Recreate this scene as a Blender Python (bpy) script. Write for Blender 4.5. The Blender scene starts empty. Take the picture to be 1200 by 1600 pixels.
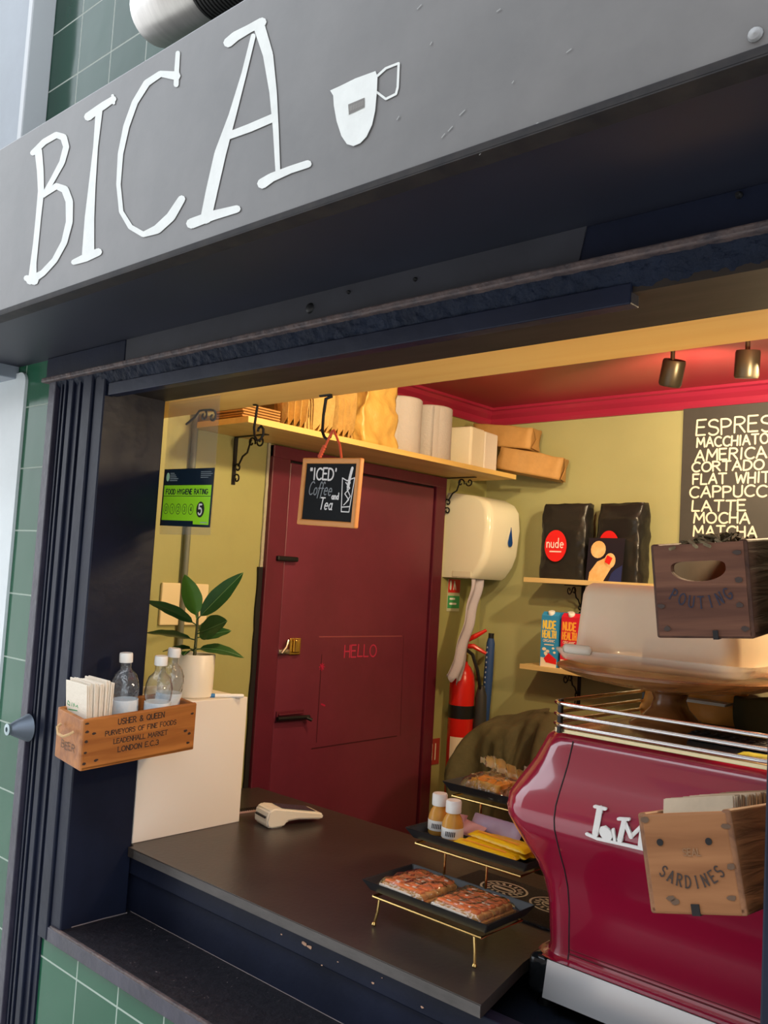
import bpy, bmesh, math, random
from mathutils import Vector, Matrix, Euler, noise
random.seed(7)
SC = bpy.context.scene
COL = SC.collection
PI = math.pi

# ------------------------------------------------------------------ camera
YAW, PITCH, ROLL, FPX = 0.73784336, 0.07289855, 0.05837229, 1395.475
_f = Vector((-math.sin(YAW)*math.cos(PITCH), math.cos(YAW)*math.cos(PITCH), math.sin(PITCH)))
_r0 = Vector((math.cos(YAW), math.sin(YAW), 0)); _u0 = _r0.cross(_f)
_r = _r0*math.cos(ROLL) + _u0*math.sin(ROLL)
_u = -_r0*math.sin(ROLL) + _u0*math.cos(ROLL)
EYE = Vector((0, 0, 1.62))
cam_d = bpy.data.cameras.new('camera'); cam = bpy.data.objects.new('camera', cam_d); COL.objects.link(cam)
cam_d.sensor_fit = 'VERTICAL'; cam_d.sensor_height = 24.0; cam_d.lens = FPX/1600*24.0
cam_d.clip_start = 0.02
mr = Matrix((_r, _u, -_f)).transposed().to_4x4(); mr.translation = EYE
cam.matrix_world = mr
SC.camera = cam

# ------------------------------------------------------------------ world, exposure
SC.view_settings.view_transform = 'Standard'; SC.view_settings.look = 'None'
SC.view_settings.gamma = 1; SC.view_settings.use_curve_mapping = False
SC.view_settings.exposure = 0.25
w = bpy.data.worlds.new('sky'); SC.world = w; w.use_nodes = True
nt = w.node_tree; nt.nodes.clear()
wo = nt.nodes.new('ShaderNodeOutputWorld'); bg = nt.nodes.new('ShaderNodeBackground')
tc = nt.nodes.new('ShaderNodeTexCoord'); sx = nt.nodes.new('ShaderNodeSeparateXYZ'); cr = nt.nodes.new('ShaderNodeValToRGB')
nt.links.new(tc.outputs['Generated'], sx.inputs[0]); nt.links.new(sx.outputs['Z'], cr.inputs[0])
cr.color_ramp.elements[0].position = 0.0; cr.color_ramp.elements[0].color = (0.55, 0.56, 0.58, 1)
cr.color_ramp.elements[1].position = 0.45; cr.color_ramp.elements[1].color = (0.86, 0.93, 1.0, 1)
nt.links.new(cr.outputs[0], bg.inputs[0]); bg.inputs[1].default_value = 3.0
nt.links.new(bg.outputs[0], wo.inputs[0])

def lamp(name, kind, loc, power, color, size=0.1, target=None, spot=None, label=None, blend=0.5):
    d = bpy.data.lights.new(name, kind); d.energy = power; d.color = color
    if kind == 'AREA': d.size = size
    else: d.shadow_soft_size = size
    if spot: d.spot_size = spot; d.spot_blend = blend
    o = bpy.data.objects.new(name, d); COL.objects.link(o); o.location = loc
    if target: o.rotation_euler = (Vector(target)-Vector(loc)).to_track_quat('-Z', 'Y').to_euler()
    return o
WARM = (1.0, 0.74, 0.42)
lamp('beam_fill_light', 'POINT', (-0.45, 1.95, 1.98), 30, WARM, 0.06)  # added lamp, no fixture; hung low to brighten the beam's underside
lamp('shelf_spot_light', 'SPOT', (-1.35, 1.75, 2.27), 24, (1.0, 0.76, 0.4), 0.03, (-2.0, 2.0, 2.05), 2.2)
lamp('menu_spot_light', 'SPOT', (-1.04, 2.36, 2.2), 26, (1.0, 0.8, 0.5), 0.03, (-1.25, 3.07, 2.02), 2.0)
lamp('counter_spot_light', 'SPOT', (-0.8, 2.3, 2.2), 12, WARM, 0.03, (-1.25, 1.5, 1.0), 2.0)

# ------------------------------------------------------------------ materials
MATS = {}
def mat(name, col, rough=0.5, metal=0.0, noise_amt=0.0, nscale=8.0, bump=0.0, bscale=40.0, col2=None, trans=0.0,
        ior=1.45, alpha=1.0, coat=0.0, emit=None, estr=1.0, stretch=(1, 1, 1), spec=0.5, aniso=0.0):
    if name in MATS: return MATS[name]
    m = bpy.data.materials.new(name); m.use_nodes = True; t = m.node_tree; b = t.nodes['Principled BSDF']
    b.inputs['Base Color'].default_value = (*col, 1); b.inputs['Roughness'].default_value = rough
    b.inputs['Metallic'].default_value = metal; b.inputs['IOR'].default_value = ior
    b.inputs['Transmission Weight'].default_value = trans; b.inputs['Alpha'].default_value = alpha
    b.inputs['Coat Weight'].default_value = coat; b.inputs['Coat Roughness'].default_value = 0.05
    b.inputs['Specular IOR Level'].default_value = spec
    if emit: b.inputs['Emission Color'].default_value = (*emit, 1); b.inputs['Emission Strength'].default_value = estr
    if noise_amt or bump:
        c = t.nodes.new('ShaderNodeTexCoord'); mp = t.nodes.new('ShaderNodeMapping'); mp.inputs['Scale'].default_value = stretch
        t.links.new(c.outputs['Object'], mp.inputs[0])
    if noise_amt:
        n = t.nodes.new('ShaderNodeTexNoise'); n.inputs['Scale'].default_value = nscale; n.inputs['Detail'].default_value = 6
        n.inputs['Roughness'].default_value = 0.65
        t.links.new(mp.outputs[0], n.inputs[0])
        r = t.nodes.new('ShaderNodeValToRGB'); r.color_ramp.elements[0].position = 0.3; r.color_ramp.elements[1].position = 0.7
        c2 = col2 if col2 else tuple(min(1, v*(1+noise_amt)) for v in col)
        c1 = col if col2 else tuple(v*(1-noise_amt) for v in col)
        r.color_ramp.elements[0].color = (*c1, 1); r.color_ramp.elements[1].color = (*c2, 1)
        t.links.new(n.outputs[0], r.inputs[0]); t.links.new(r.outputs[0], b.inputs['Base Color'])
    if bump:
        n2 = t.nodes.new('ShaderNodeTexNoise'); n2.inputs['Scale'].default_value = bscale; n2.inputs['Detail'].default_value = 5
        t.links.new(mp.outputs[0], n2.inputs[0])
        bp = t.nodes.new('ShaderNodeBump'); bp.inputs['Strength'].default_value = bump; bp.inputs['Distance'].default_value = 0.01
        t.links.new(n2.outputs[0], bp.inputs['Height']); t.links.new(bp.outputs[0], b.inputs['Normal'])
    MATS[name] = m; return m

def tile_mat(name, col, col2, mortar, off=(0, 0), size=0.1655, axis='xz', gloss=0.12, spec=.5):
    m = bpy.data.materials.new(name); m.use_nodes = True; t = m.node_tree; b = t.nodes['Principled BSDF']
    c = t.nodes.new('ShaderNodeTexCoord'); s = t.nodes.new('ShaderNodeSeparateXYZ'); cb = t.nodes.new('ShaderNodeCombineXYZ')
    t.links.new(c.outputs['Object'], s.inputs[0])
    for i, a in enumerate(axis):
        ad = t.nodes.new('ShaderNodeMath'); ad.operation = 'ADD'; ad.inputs[1].default_value = off[i]
        t.links.new(s.outputs['XYZ'.index(a.upper())], ad.inputs[0]); t.links.new(ad.outputs[0], cb.inputs[i])
    b.inputs['Specular IOR Level'].default_value = spec
    br = t.nodes.new('ShaderNodeTexBrick'); br.offset = 0; br.squash = 1
    br.inputs['Color1'].default_value = (*col, 1); br.inputs['Color2'].default_value = (*col2, 1); br.inputs['Mortar'].default_value = (*mortar, 1)
    br.inputs['Scale'].default_value = 1; br.inputs['Brick Width'].default_value = size; br.inputs['Row Height'].default_value = size
    br.inputs['Mortar Size'].default_value = 0.0022; br.inputs['Mortar Smooth'].default_value = 0.1
    t.links.new(cb.outputs[0], br.inputs[0]); t.links.new(br.outputs['Color'], b.inputs['Base Color'])
    mx = t.nodes.new('ShaderNodeMath'); mx.operation = 'MULTIPLY_ADD'; mx.inputs[1].default_value = 0.6; mx.inputs[2].default_value = gloss
    t.links.new(br.outputs['Fac'], mx.inputs[0]); t.links.new(mx.outputs[0], b.inputs['Roughness'])
    bp = t.nodes.new('ShaderNodeBump'); bp.invert = True; bp.inputs['Strength'].default_value = 0.5; bp.inputs['Distance'].default_value = 0.002
    n = t.nodes.new('ShaderNodeTexNoise'); n.inputs['Scale'].default_value = 9
    t.links.new(c.outputs['Object'], n.inputs[0])
    b2 = t.nodes.new('ShaderNodeBump'); b2.inputs['Strength'].default_value = 0.06; b2.inputs['Distance'].default_value = 0.02
    t.links.new(n.outputs[0], b2.inputs['Height'])
    t.links.new(br.outputs['Fac'], bp.inputs['Height']); t.links.new(b2.outputs[0], bp.inputs['Normal']); t.links.new(bp.outputs[0], b.inputs['Normal'])
    return m

def wood_mat(name, c1, c2, rough=0.5, scale=1.0, direction='x', bump=0.15, spec=.5):
    if name in MATS: return MATS[name]
    m = bpy.data.materials.new(name); m.use_nodes = True; t = m.node_tree; b = t.nodes['Principled BSDF']
    c = t.nodes.new('ShaderNodeTexCoord'); mp = t.nodes.new('ShaderNodeMapping')
    st = {'x': (3, 40, 40), 'y': (40, 3, 40), 'z': (40, 40, 3)}[direction]
    mp.inputs['Scale'].default_value = tuple(v*scale for v in st)
    t.links.new(c.outputs['Object'], mp.inputs[0])
    n = t.nodes.new('ShaderNodeTexNoise'); n.inputs['Scale'].default_value = 1; n.inputs['Detail'].default_value = 7; n.inputs['Distortion'].default_value = 0.6
    t.links.new(mp.outputs[0], n.inputs[0])
    r = t.nodes.new('ShaderNodeValToRGB'); r.color_ramp.elements[0].position = 0.32; r.color_ramp.elements[1].position = 0.68
    r.color_ramp.elements[0].color = (*c1, 1); r.color_ramp.elements[1].color = (*c2, 1)
    t.links.new(n.outputs[0], r.inputs[0]); t.links.new(r.outputs[0], b.inputs['Base Color']); b.inputs['Roughness'].default_value = rough; b.inputs['Specular IOR Level'].default_value = spec
    bp = t.nodes.new('ShaderNodeBump'); bp.inputs['Strength'].default_value = bump; bp.inputs['Distance'].default_value = 0.003
    t.links.new(n.outputs[0], bp.inputs['Height']); t.links.new(bp.outputs[0], b.inputs['Normal'])
    MATS[name] = m; return m

def film_mat(name, tint, rough=.05, body=.06, bump=0.0, bscale=40, gain=1.6, col=(.9, .9, .88)):
    m = bpy.data.materials.new(name); m.use_nodes = True; t = m.node_tree; t.nodes.clear()
    out = t.nodes.new('ShaderNodeOutputMaterial'); tr = t.nodes.new('ShaderNodeBsdfTransparent'); gl = t.nodes.new('ShaderNodeBsdfGlossy'); df = t.nodes.new('ShaderNodeBsdfDiffuse')
    tr.inputs[0].default_value = (*tint, 1); gl.inputs['Roughness'].default_value = rough; df.inputs[0].default_value = (*col, 1)
    fr = t.nodes.new('ShaderNodeLayerWeight'); pw = t.nodes.new('ShaderNodeMath'); pw.operation = 'POWER'; pw.inputs[1].default_value = 3.2; ad = t.nodes.new('ShaderNodeMath'); ad.inputs[1].default_value = .045
    mu = t.nodes.new('ShaderNodeMath'); mu.operation = 'MULTIPLY'; mu.use_clamp = True; mu.inputs[1].default_value = gain
    m1 = t.nodes.new('ShaderNodeMixShader'); m2 = t.nodes.new('ShaderNodeMixShader'); m1.inputs[0].default_value = body
    t.links.new(tr.outputs[0], m1.inputs[1]); t.links.new(df.outputs[0], m1.inputs[2]); t.links.new(m1.outputs[0], m2.inputs[1]); t.links.new(gl.outputs[0], m2.inputs[2])
    t.links.new(fr.outputs['Facing'], pw.inputs[0]); t.links.new(pw.outputs[0], ad.inputs[0]); t.links.new(ad.outputs[0], mu.inputs[0]); t.links.new(mu.outputs[0], m2.inputs[0]); t.links.new(m2.outputs[0], out.inputs[0])
    if bump:
        c = t.nodes.new('ShaderNodeTexCoord'); n = t.nodes.new('ShaderNodeTexNoise'); n.inputs['Scale'].default_value = bscale; n.inputs['Detail'].default_value = 2
        b = t.nodes.new('ShaderNodeBump'); b.inputs['Strength'].default_value = bump; b.inputs['Distance'].default_value = .01
        t.links.new(c.outputs['Object'], n.inputs[0]); t.links.new(n.outputs[0], b.inputs['Height'])
        for q in (gl, fr): t.links.new(b.outputs[0], q.inputs['Normal'])
    return m

NAVY = mat('navy_paint', (0.009, 0.012, 0.026), 0.40, spec=.22, noise_amt=0.25, nscale=6, bump=0.12, bscale=25)
NAVY_ROUGH = mat('navy_rough_plaster', (0.006, 0.010, 0.022), 0.6, spec=.15, noise_amt=0.3, nscale=14, bump=0.9, bscale=60)
NAVY_SATIN = mat('navy_soffit', (0.011, 0.013, 0.024), 0.5, noise_amt=0.2, nscale=3)
WORN = mat('worn_edge', (0.03, 0.028, 0.036), 0.55, noise_amt=0.9, nscale=30, col2=(0.13, 0.09, 0.08), bump=0.5, bscale=60)
PURPLE = mat('purple_grey_paint', (0.035, 0.032, 0.05), 0.35, noise_amt=0.3, nscale=10, bump=0.2)
SILL = mat('sill_paint', (0.006, 0.006, 0.009), 0.5, spec=.3, noise_amt=1, nscale=55, col2=(0.016, 0.015, 0.02), bump=0.3, bscale=70)
FASCIA = mat('fascia_blackboard', (0.100, 0.098, 0.098), 0.42, spec=.65, noise_amt=1, nscale=3.2, col2=(0.150, 0.143, 0.140), bump=0.12, bscale=8)
GREYP = mat('grey_pillar_paint', (0.20, 0.23, 0.27), 0.4, noise_amt=0.12, nscale=3)
GREYL = mat('light_grey_trim', (0.42, 0.44, 0.46), 0.35)
WHITEP = mat('white_panel', (0.62, 0.68, 0.70), 0.3, noise_amt=0.05)
WPAINT = mat('white_letter_paint', (0.68, 0.70, 0.68), 0.45, noise_amt=0.06, nscale=25)
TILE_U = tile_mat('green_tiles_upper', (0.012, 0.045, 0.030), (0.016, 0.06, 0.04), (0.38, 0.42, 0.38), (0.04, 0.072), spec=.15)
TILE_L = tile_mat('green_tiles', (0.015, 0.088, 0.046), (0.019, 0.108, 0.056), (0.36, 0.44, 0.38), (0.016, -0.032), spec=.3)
OLIVE = mat('olive_wall', (0.36, 0.345, 0.135), 0.42, noise_amt=0.07, nscale=3, bump=0.1, bscale=18)
OLIVE2 = mat('olive_wall_back', (0.40, 0.39, 0.19), 0.42, noise_amt=0.05, nscale=3, bump=0.06, bscale=18)
REDC = mat('red_ceiling', (0.33, 0.035, 0.042), 0.35)
REDT = mat('red_cornice', (0.34, 0.020, 0.055), 0.3)
REDD = mat('red_door', (0.155, 0.024, 0.048), 0.36, noise_amt=0.15, nscale=3, bump=0.08, bscale=14)
REDD2 = mat('red_door_frame', (0.11, 0.012, 0.028), 0.4, noise_amt=0.15, nscale=6, bump=0.15, bscale=20)
BEAMW = wood_mat('plywood_beam', (0.90, 0.50, 0.125), (0.95, 0.58, 0.16), 0.5, 0.5, 'x', 0.05)
BROWNB = mat('brown_underside', (0.026, 0.019, 0.015), 0.6, spec=.25, noise_amt=0.4, nscale=4, stretch=(1, 6, 1))
SHELFW = wood_mat('pine_shelf', (0.66, 0.42, 0.12), (0.78, 0.53, 0.18), 0.4, 0.6, 'y', 0.05)
SHELFX = wood_mat('pine_shelf_back', (0.60, 0.42, 0.17), (0.72, 0.53, 0.25), 0.45, 0.6, 'x', 0.05)
COUNTER = mat('counter_laminate', (0.046, 0.036, 0.031), 0.32, noise_amt=0.2, nscale=5, bump=0.05, bscale=80)
CEDGE = mat('counter_edge', (0.09, 0.08, 0.075), 0.5, noise_amt=0.3, nscale=25, stretch=(0.3, 1, 1))
STEEL = mat('steel', (0.62, 0.62, 0.62), 0.25, 1.0)
CHROME = mat('chrome', (0.86, 0.86, 0.87), 0.07, 1.0)
BRUSHED = mat('brushed_steel', (0.72, 0.74, 0.78), 0.22, 1.0, noise_amt=0.04, nscale=20, stretch=(0.1, 4, 4))
BRASS = mat('brass', (0.75, 0.52, 0.16), 0.25, 1.0)
GOLD = mat('gold_wire', (0.83, 0.58, 0.22), 0.22, 1.0)
IRON = mat('black_iron', (0.012, 0.012, 0.013), 0.45, 0.3)
BLACKP = mat('black_plastic', (0.012, 0.012, 0.013), 0.35)
TRAYM = mat('black_tray', (0.018, 0.019, 0.022), 0.42)
WHITEM = mat('white_melamine', (0.80, 0.74, 0.66), 0.4)
WHITEG = mat('white_gloss_plastic', (0.82, 0.79, 0.62), 0.12)
WHITEC = mat('white_cap', (0.85, 0.85, 0.82), 0.35)
MACHR = mat('machine_red', (0.31, 0.008, 0.036), 0.16, coat=1.0)
MACHR.node_tree.nodes['Principled BSDF'].inputs['Coat IOR'].default_value = 1.62
KRAFT = mat('kraft_paper', (0.42, 0.225, 0.07), 0.65, noise_amt=0.15, nscale=12, bump=0.3, bscale=30)
KRAFTL = mat('kraft_pulp', (0.62, 0.42, 0.15), 0.7, noise_amt=0.15, nscale=20, bump=0.2, bscale=80)
PAPERW = mat('paper_towel', (0.50, 0.465, 0.47), 0.85, bump=0.3, bscale=150)
PAPERC = mat('white_towel_block', (0.78, 0.72, 0.58), 0.8, bump=0.15, bscale=90)
LILAC = mat('lilac_towel', (0.46, 0.43, 0.50), 0.85, bump=0.2, bscale=100)
INK = mat('burnt_ink', (0.035, 0.02, 0.015), 0.6)
INKF = mat('faded_ink', (0.10, 0.055, 0.03), 0.6)
DARKINK = mat('black_ink', (0.015, 0.015, 0.018), 0.5)
CRATE = wood_mat('orange_crate_wood', (0.26, 0.082, 0.014), (0.45, 0.165, 0.034), 0.5, 1.0, 'y', 0.5)
CRATED = wood_mat('dark_crate_wood', (0.035, 0.013, 0.007), (0.085, 0.036, 0.020), 0.6, 1.3, 'y', 0.9, .25)
CRATEM = wood_mat('tan_crate_wood', (0.13, 0.05, 0.018), (0.25, 0.105, 0.04), 0.55, 1.3, 'y', 0.8)
CRATEDF = wood_mat('dark_crate_front', (0.065, 0.023, 0.013), (0.17, 0.072, 0.040), 0.6, 1.0, 'x', 0.9, .25)
CRATEMF = wood_mat('tan_crate_front', (0.20, 0.078, 0.026), (0.30, 0.13, 0.05), 0.6, 0.8, 'x', 0.6, .3)
ACACIA = wood_mat('acacia_wood', (0.14, 0.045, 0.014), (0.42, 0.19, 0.06), 0.22, 0.55, 'x', 0.05)
CHALK = mat('chalk_marker', (0.86, 0.83, 0.66), 0.7)
CHALKW = mat('white_chalk', (0.85, 0.85, 0.86), 0.7)
CHALKG = mat('grey_chalk', (0.30, 0.33, 0.36), 0.8)
BOARD = mat('menu_blackboard', (0.055, 0.052, 0.048), 0.55, noise_amt=0.2, nscale=4)
BOARDB = mat('small_blackboard', (0.006, 0.008, 0.010), 0.6, spec=.2)
FRAMEW = wood_mat('beech_frame', (0.72, 0.29, 0.07), (0.78, 0.34, 0.09), 0.45, 0.7, 'x', 0.05)
LIME = mat('lime_print', (0.36, 0.85, 0.02), 0.4)
NAVYPR = mat('navy_print', (0.006, 0.018, 0.035), 0.35)
GLASSY = film_mat('clear_plastic_film', (.97, .97, .97), .08, .06, 0, 40, .8, (.85, .85, .82))
PETM = film_mat('clear_pet', (.93, .96, .98), .04, .04, .5, 55, 1.6, (.8, .88, .95))
WATER = mat('bottle_label', (0.55, 0.72, 0.86), 0.3, noise_amt=0.5, nscale=30, col2=(0.88, 0.92, 0.95))
LEAF = mat('leaf_green', (0.022, 0.085, 0.022), 0.28, noise_amt=0.3, nscale=6)
LEAFL = mat('young_leaf_green', (0.07, 0.20, 0.025), 0.3)
SOIL = mat('soil', (0.02, 0.013, 0.009), 0.9, bump=0.8)
STEM = mat('plant_stem', (0.07, 0.08, 0.03), 0.6)
COFBAG = mat('black_coffee_bag', (0.018, 0.017, 0.016), 0.30, bump=0.35, bscale=18)
REDS = mat('red_sticker', (0.72, 0.018, 0.018), 0.35)
BLUEC = mat('carton_blue', (0.03, 0.27, 0.58), 0.4)
REDK = mat('carton_red', (0.62, 0.015, 0.04), 0.4)
YELT = mat('yellow_print', (0.85, 0.62, 0.10), 0.4)
ORT = mat('orange_print', (0.90, 0.38, 0.05), 0.4)
CREAM = mat('cream_print', (0.80, 0.70, 0.55), 0.5)
FROST = mat('frosted_plastic', (0.80, 0.68, 0.52), 0.45, alpha=0.80, noise_amt=0.04)
FROSTC = mat('clear_tray_plastic', (0.80, 0.72, 0.60), 0.12, alpha=0.45)
ARMY = mat('army_green_cloth', (0.075, 0.068, 0.030), 0.85, noise_amt=0.2, nscale=8, bump=0.4, bscale=25)
EXTR = mat('extinguisher_red', (0.62, 0.018, 0.012), 0.25)
BLUEU = mat('blue_cloth', (0.02, 0.06, 0.20), 0.6)
YEL = mat('yellow_wrapper', (0.90, 0.56, 0.01), 0.3, bump=0.25, bscale=30)
PINK = mat('pink_wrapper', (0.72, 0.42, 0.42), 0.4)
LIL = mat('lilac_wrapper', (0.46, 0.36, 0.50), 0.4)
JUICE = mat('amber_juice', (0.62, 0.30, 0.05), 0.15, bump=0.2, bscale=60)
SALMON = mat('orange_glaze', (0.78, 0.20, 0.055), 0.3, noise_amt=0.25, nscale=40, bump=0.3, bscale=60)
PASTRY = mat('golden_pastry', (0.55, 0.27, 0.07), 0.5, noise_amt=0.35, nscale=30, bump=0.5, bscale=60)
ICING = mat('white_icing', (0.85, 0.78, 0.66), 0.5)
DRIEDO = mat('orange_filling', (0.80, 0.38, 0.03), 0.4, noise_amt=0.2, nscale=30)
FILM = film_mat('crinkled_film', (.98, .97, .95), .10, .03, .7, 60, 1.6, (.9, .8, .5))
FOILF = film_mat('gold_cellophane', (.92, .82, .55), .14, .40, .8, 60, 2.0, (.85, .68, .32))
CARDR = mat('reader_white', (0.82, 0.78, 0.66), 0.3)
SCREEN = mat('reader_screen', (0.05, 0.07, 0.10), 0.12)
RUBBER = mat('rubber_mat', (0.010, 0.010, 0.011), 0.6, bump=0.6, bscale=300)
ROSE = mat('rose_rope', (0.65, 0.10, 0.04), 0.6)
ROPE = mat('hemp_rope', (0.60, 0.38, 0.18), 0.8, bump=0.5, bscale=200)
ALU = mat('cast_aluminium', (0.62, 0.60, 0.57), 0.35, 0.6, noise_amt=0.12, nscale=6, stretch=(8, 1, 1))
RIBB = mat('ribbed_black', (0.03, 0.03, 0.03), 0.6, 0.2)
SPOTM = mat('bronze_lamp', (0.10, 0.085, 0.06), 0.35, 0.7)
SPOTG = mat('lamp_glow', (0.8, 0.6, 0.3), 0.4, emit=(1.0, 0.75, 0.4), estr=1.0)
NAPK = mat('napkin_paper', (0.80, 0.72, 0.60), 0.85, bump=0.2, bscale=80)
CARD = mat('brown_card', (0.50, 0.40, 0.28), 0.75, noise_amt=0.12, nscale=20)
CARDD = mat('brown_card_edge', (0.20, 0.15, 0.10), 0.8, noise_amt=0.5, nscale=60)
TEE = mat('street_paving', (0.52, 0.50, 0.47), 0.7, noise_amt=0.15, nscale=4)
FLOORM = mat('shop_floor', (0.06, 0.05, 0.045), 0.5, noise_amt=0.2)
CONDUIT = mat('conduit_grey', (0.16, 0.17, 0.13), 0.45)
HELLOM = mat('faint_red_writing', (0.50, 0.03, 0.09), 0.5)
BLUEG = mat('blue_drop_window', (0.01, 0.06, 0.25), 0.08)
GREENP = mat('green_print', (0.05, 0.35, 0.12), 0.5)
SKIN = mat('card_picture_warm', (0.75, 0.35, 0.10), 0.5, noise_amt=0.5, nscale=20, col2=(0.85, 0.62, 0.32))
CARDBLK = mat('card_picture_dark', (0.012, 0.010, 0.02), 0.4)
CARDBLU = mat('card_picture_blue', (0.02, 0.03, 0.12), 0.4)
PLASTER = mat('bare_plaster', (0.40, 0.37, 0.27), 0.8, bump=0.8, bscale=40)
GAP = mat('dark_gap', (0.008, 0.006, 0.006), 0.8)
PORCE = mat('ceramic_pot', (0.78, 0.72, 0.60), 0.35)

# ------------------------------------------------------------------ geometry helpers
class MB:
    def __init__(s): s.v = []; s.f = []; s.mi = []
    def add(s, vs, fs, mi=0, M=None):
        n = len(s.v)
        for p in vs:
            p = Vector(p)
            s.v.append(M @ p if M else p)
        for f in fs: s.f.append([n+i for i in f]); s.mi.append(mi)
        return s
    def addbm(s, bm, mi=0, M=None):
        bm.verts.index_update(); s.add([v.co.copy() for v in bm.verts], [[v.index for v in f.verts] for f in bm.faces], mi, M); bm.free(); return s
    def box(s, a, b, bev=0, mi=0, M=None, seg=2):
        a = Vector(a); b = Vector(b); lo = Vector([min(a[i], b[i]) for i in range(3)]); hi = Vector([max(a[i], b[i]) for i in range(3)])
        bm = bmesh.new(); bmesh.ops.create_cube(bm, size=1)
        for v in bm.verts: v.co = Vector([lo[i]+(v.co[i]+.5)*(hi[i]-lo[i]) for i in range(3)])
        if bev: bmesh.ops.bevel(bm, geom=bm.edges[:]+bm.verts[:], offset=bev, segments=seg, profile=0.5, affect='EDGES')
        return s.addbm(bm, mi, M)
    def tube(s, pts, r, n=8, mi=0, M=None, caps=True):
        pts = [Vector(p) for p in pts]; rs = r if isinstance(r, (list, tuple)) else [r]*len(pts)
        vs = []; fs = []; prev = None
        for i, p in enumerate(pts):
            d = (pts[min(i+1, len(pts)-1)]-pts[max(i-1, 0)]).normalized()
            if prev is None:
                a = Vector((0, 0, 1)) if abs(d.z) < .9 else Vector((1, 0, 0)); x = d.cross(a).normalized()
            else: x = (prev-d*prev.dot(d)).normalized()
            prev = x; y = d.cross(x)
            for k in range(n): vs.append(p+(x*math.cos(2*PI*k/n)+y*math.sin(2*PI*k/n))*rs[i])
        for i in range(len(pts)-1):
            for k in range(n): fs.append([i*n+k, i*n+(k+1) % n, (i+1)*n+(k+1) % n, (i+1)*n+k])
        if caps: fs.append(list(range(n))[::-1]); fs.append([(len(pts)-1)*n+k for k in range(n)])
        return s.add(vs, fs, mi, M)
    def lathe(s, prof, c=(0, 0, 0), n=24, mi=0, M=None, wob=None):
        # prof: (r, z)
        vs = []; fs = []; c = Vector(c)
        for (r, z) in prof:
            for k in range(n):
                a = 2*PI*k/n; rr = max(r, 1e-5)
                if wob: rr *= wob(a, z)
                vs.append(c+Vector((rr*math.cos(a), rr*math.sin(a), z)))
        for i in range(len(prof)-1):
            for k in range(n): fs.append([i*n+k, i*n+(k+1) % n, (i+1)*n+(k+1) % n, (i+1)*n+k])
        if prof[0][0] > 1e-4: fs.append(list(range(n))[::-1])
        if prof[-1][0] > 1e-4: fs.append([(len(prof)-1)*n+k for k in range(n)])
        return s.add(vs, fs, mi, M)
    def prism(s, poly, fn, d, mi=0, M=None):
        # poly 2D, fn maps (u,v,depth)->3D
        n = len(poly); vs = [fn(u, v, 0) for u, v in poly]+[fn(u, v, d) for u, v in poly]
        fs = [list(range(n)), list(range(n, 2*n))[::-1]]+[[i, (i+1) % n, n+(i+1) % n, n+i] for i in range(n)]
        return s.add(vs, fs, mi, M)
    def ribbon(s, pts, fn, w=None, mi=0, M=None, caps=6):
        # flat stroke: pts (u,v) or (u,v,w) full width
        P2 = [(p[0], p[1], (p[2] if len(p) > 2 else w)/2) for p in pts]
        s.dz = getattr(s, 'dz', 0.0)
        for i in range(len(P2)-1):
            (a, b, wa), (c, d, wb) = P2[i], P2[i+1]
            dx, dy = c-a, d-b; L = math.hypot(dx, dy)
            if L < 1e-9: continue
            nx, ny = -dy/L, dx/L
            s.dz = (s.dz+6e-6) % 4e-4; z_ = s.dz
            s.add([fn(a+nx*wa, b+ny*wa, z_), fn(c+nx*wb, d+ny*wb, z_), fn(c-nx*wb, d-ny*wb, z_), fn(a-nx*wa, b-ny*wa, z_)], [[0, 1, 2, 3]], mi, M)
        if caps:
            for (a, b, wa) in P2:
                s.dz = (s.dz+6e-6) % 4e-4; z_ = s.dz
                s.add([fn(a+wa*math.cos(2*PI*k/caps), b+wa*math.sin(2*PI*k/caps), z_) for k in range(caps)], [list(range(caps))], mi, M)
        return s
    def grid(s, fn, nu, nv, mi=0, M=None):
        vs = [fn(i/nu, j/nv) for i in range(nu+1) for j in range(nv+1)]
        fs = [[i*(nv+1)+j, (i+1)*(nv+1)+j, (i+1)*(nv+1)+j+1, i*(nv+1)+j+1] for i in range(nu) for j in range(nv)]
        return s.add(vs, fs, mi, M)
    def build(s, name, mats, parent=None, smooth=False, loc=None, weld=False):
        if not isinstance(mats, (list, tuple)): mats = [mats]
        o0 = Vector(loc) if loc is not None else Vector((0, 0, 0))
        me = bpy.data.meshes.new(name); me.from_pydata([v-o0 for v in s.v], [], s.f); me.update()
        for m in mats: me.materials.append(m)
        for p, i in zip(me.polygons, s.mi): p.material_index = i
        bm = bmesh.new(); bm.from_mesh(me)
        if weld: bmesh.ops.remove_doubles(bm, verts=bm.verts, dist=1e-5)
        bmesh.ops.recalc_face_normals(bm, faces=bm.faces); bm.to_mesh(me); bm.free()
        if smooth:
            for p in me.polygons: p.use_smooth = True
            if smooth != 'all':
                try: me.set_sharp_from_angle(angle=math.radians(smooth if isinstance(smooth, (int, float)) and smooth > 1 else 40))
                except Exception: pass
        o = bpy.data.objects.new(name, me); COL.objects.link(o)
        if parent: o.parent = parent
        if loc is not None: o.location = o0
        return o

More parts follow.
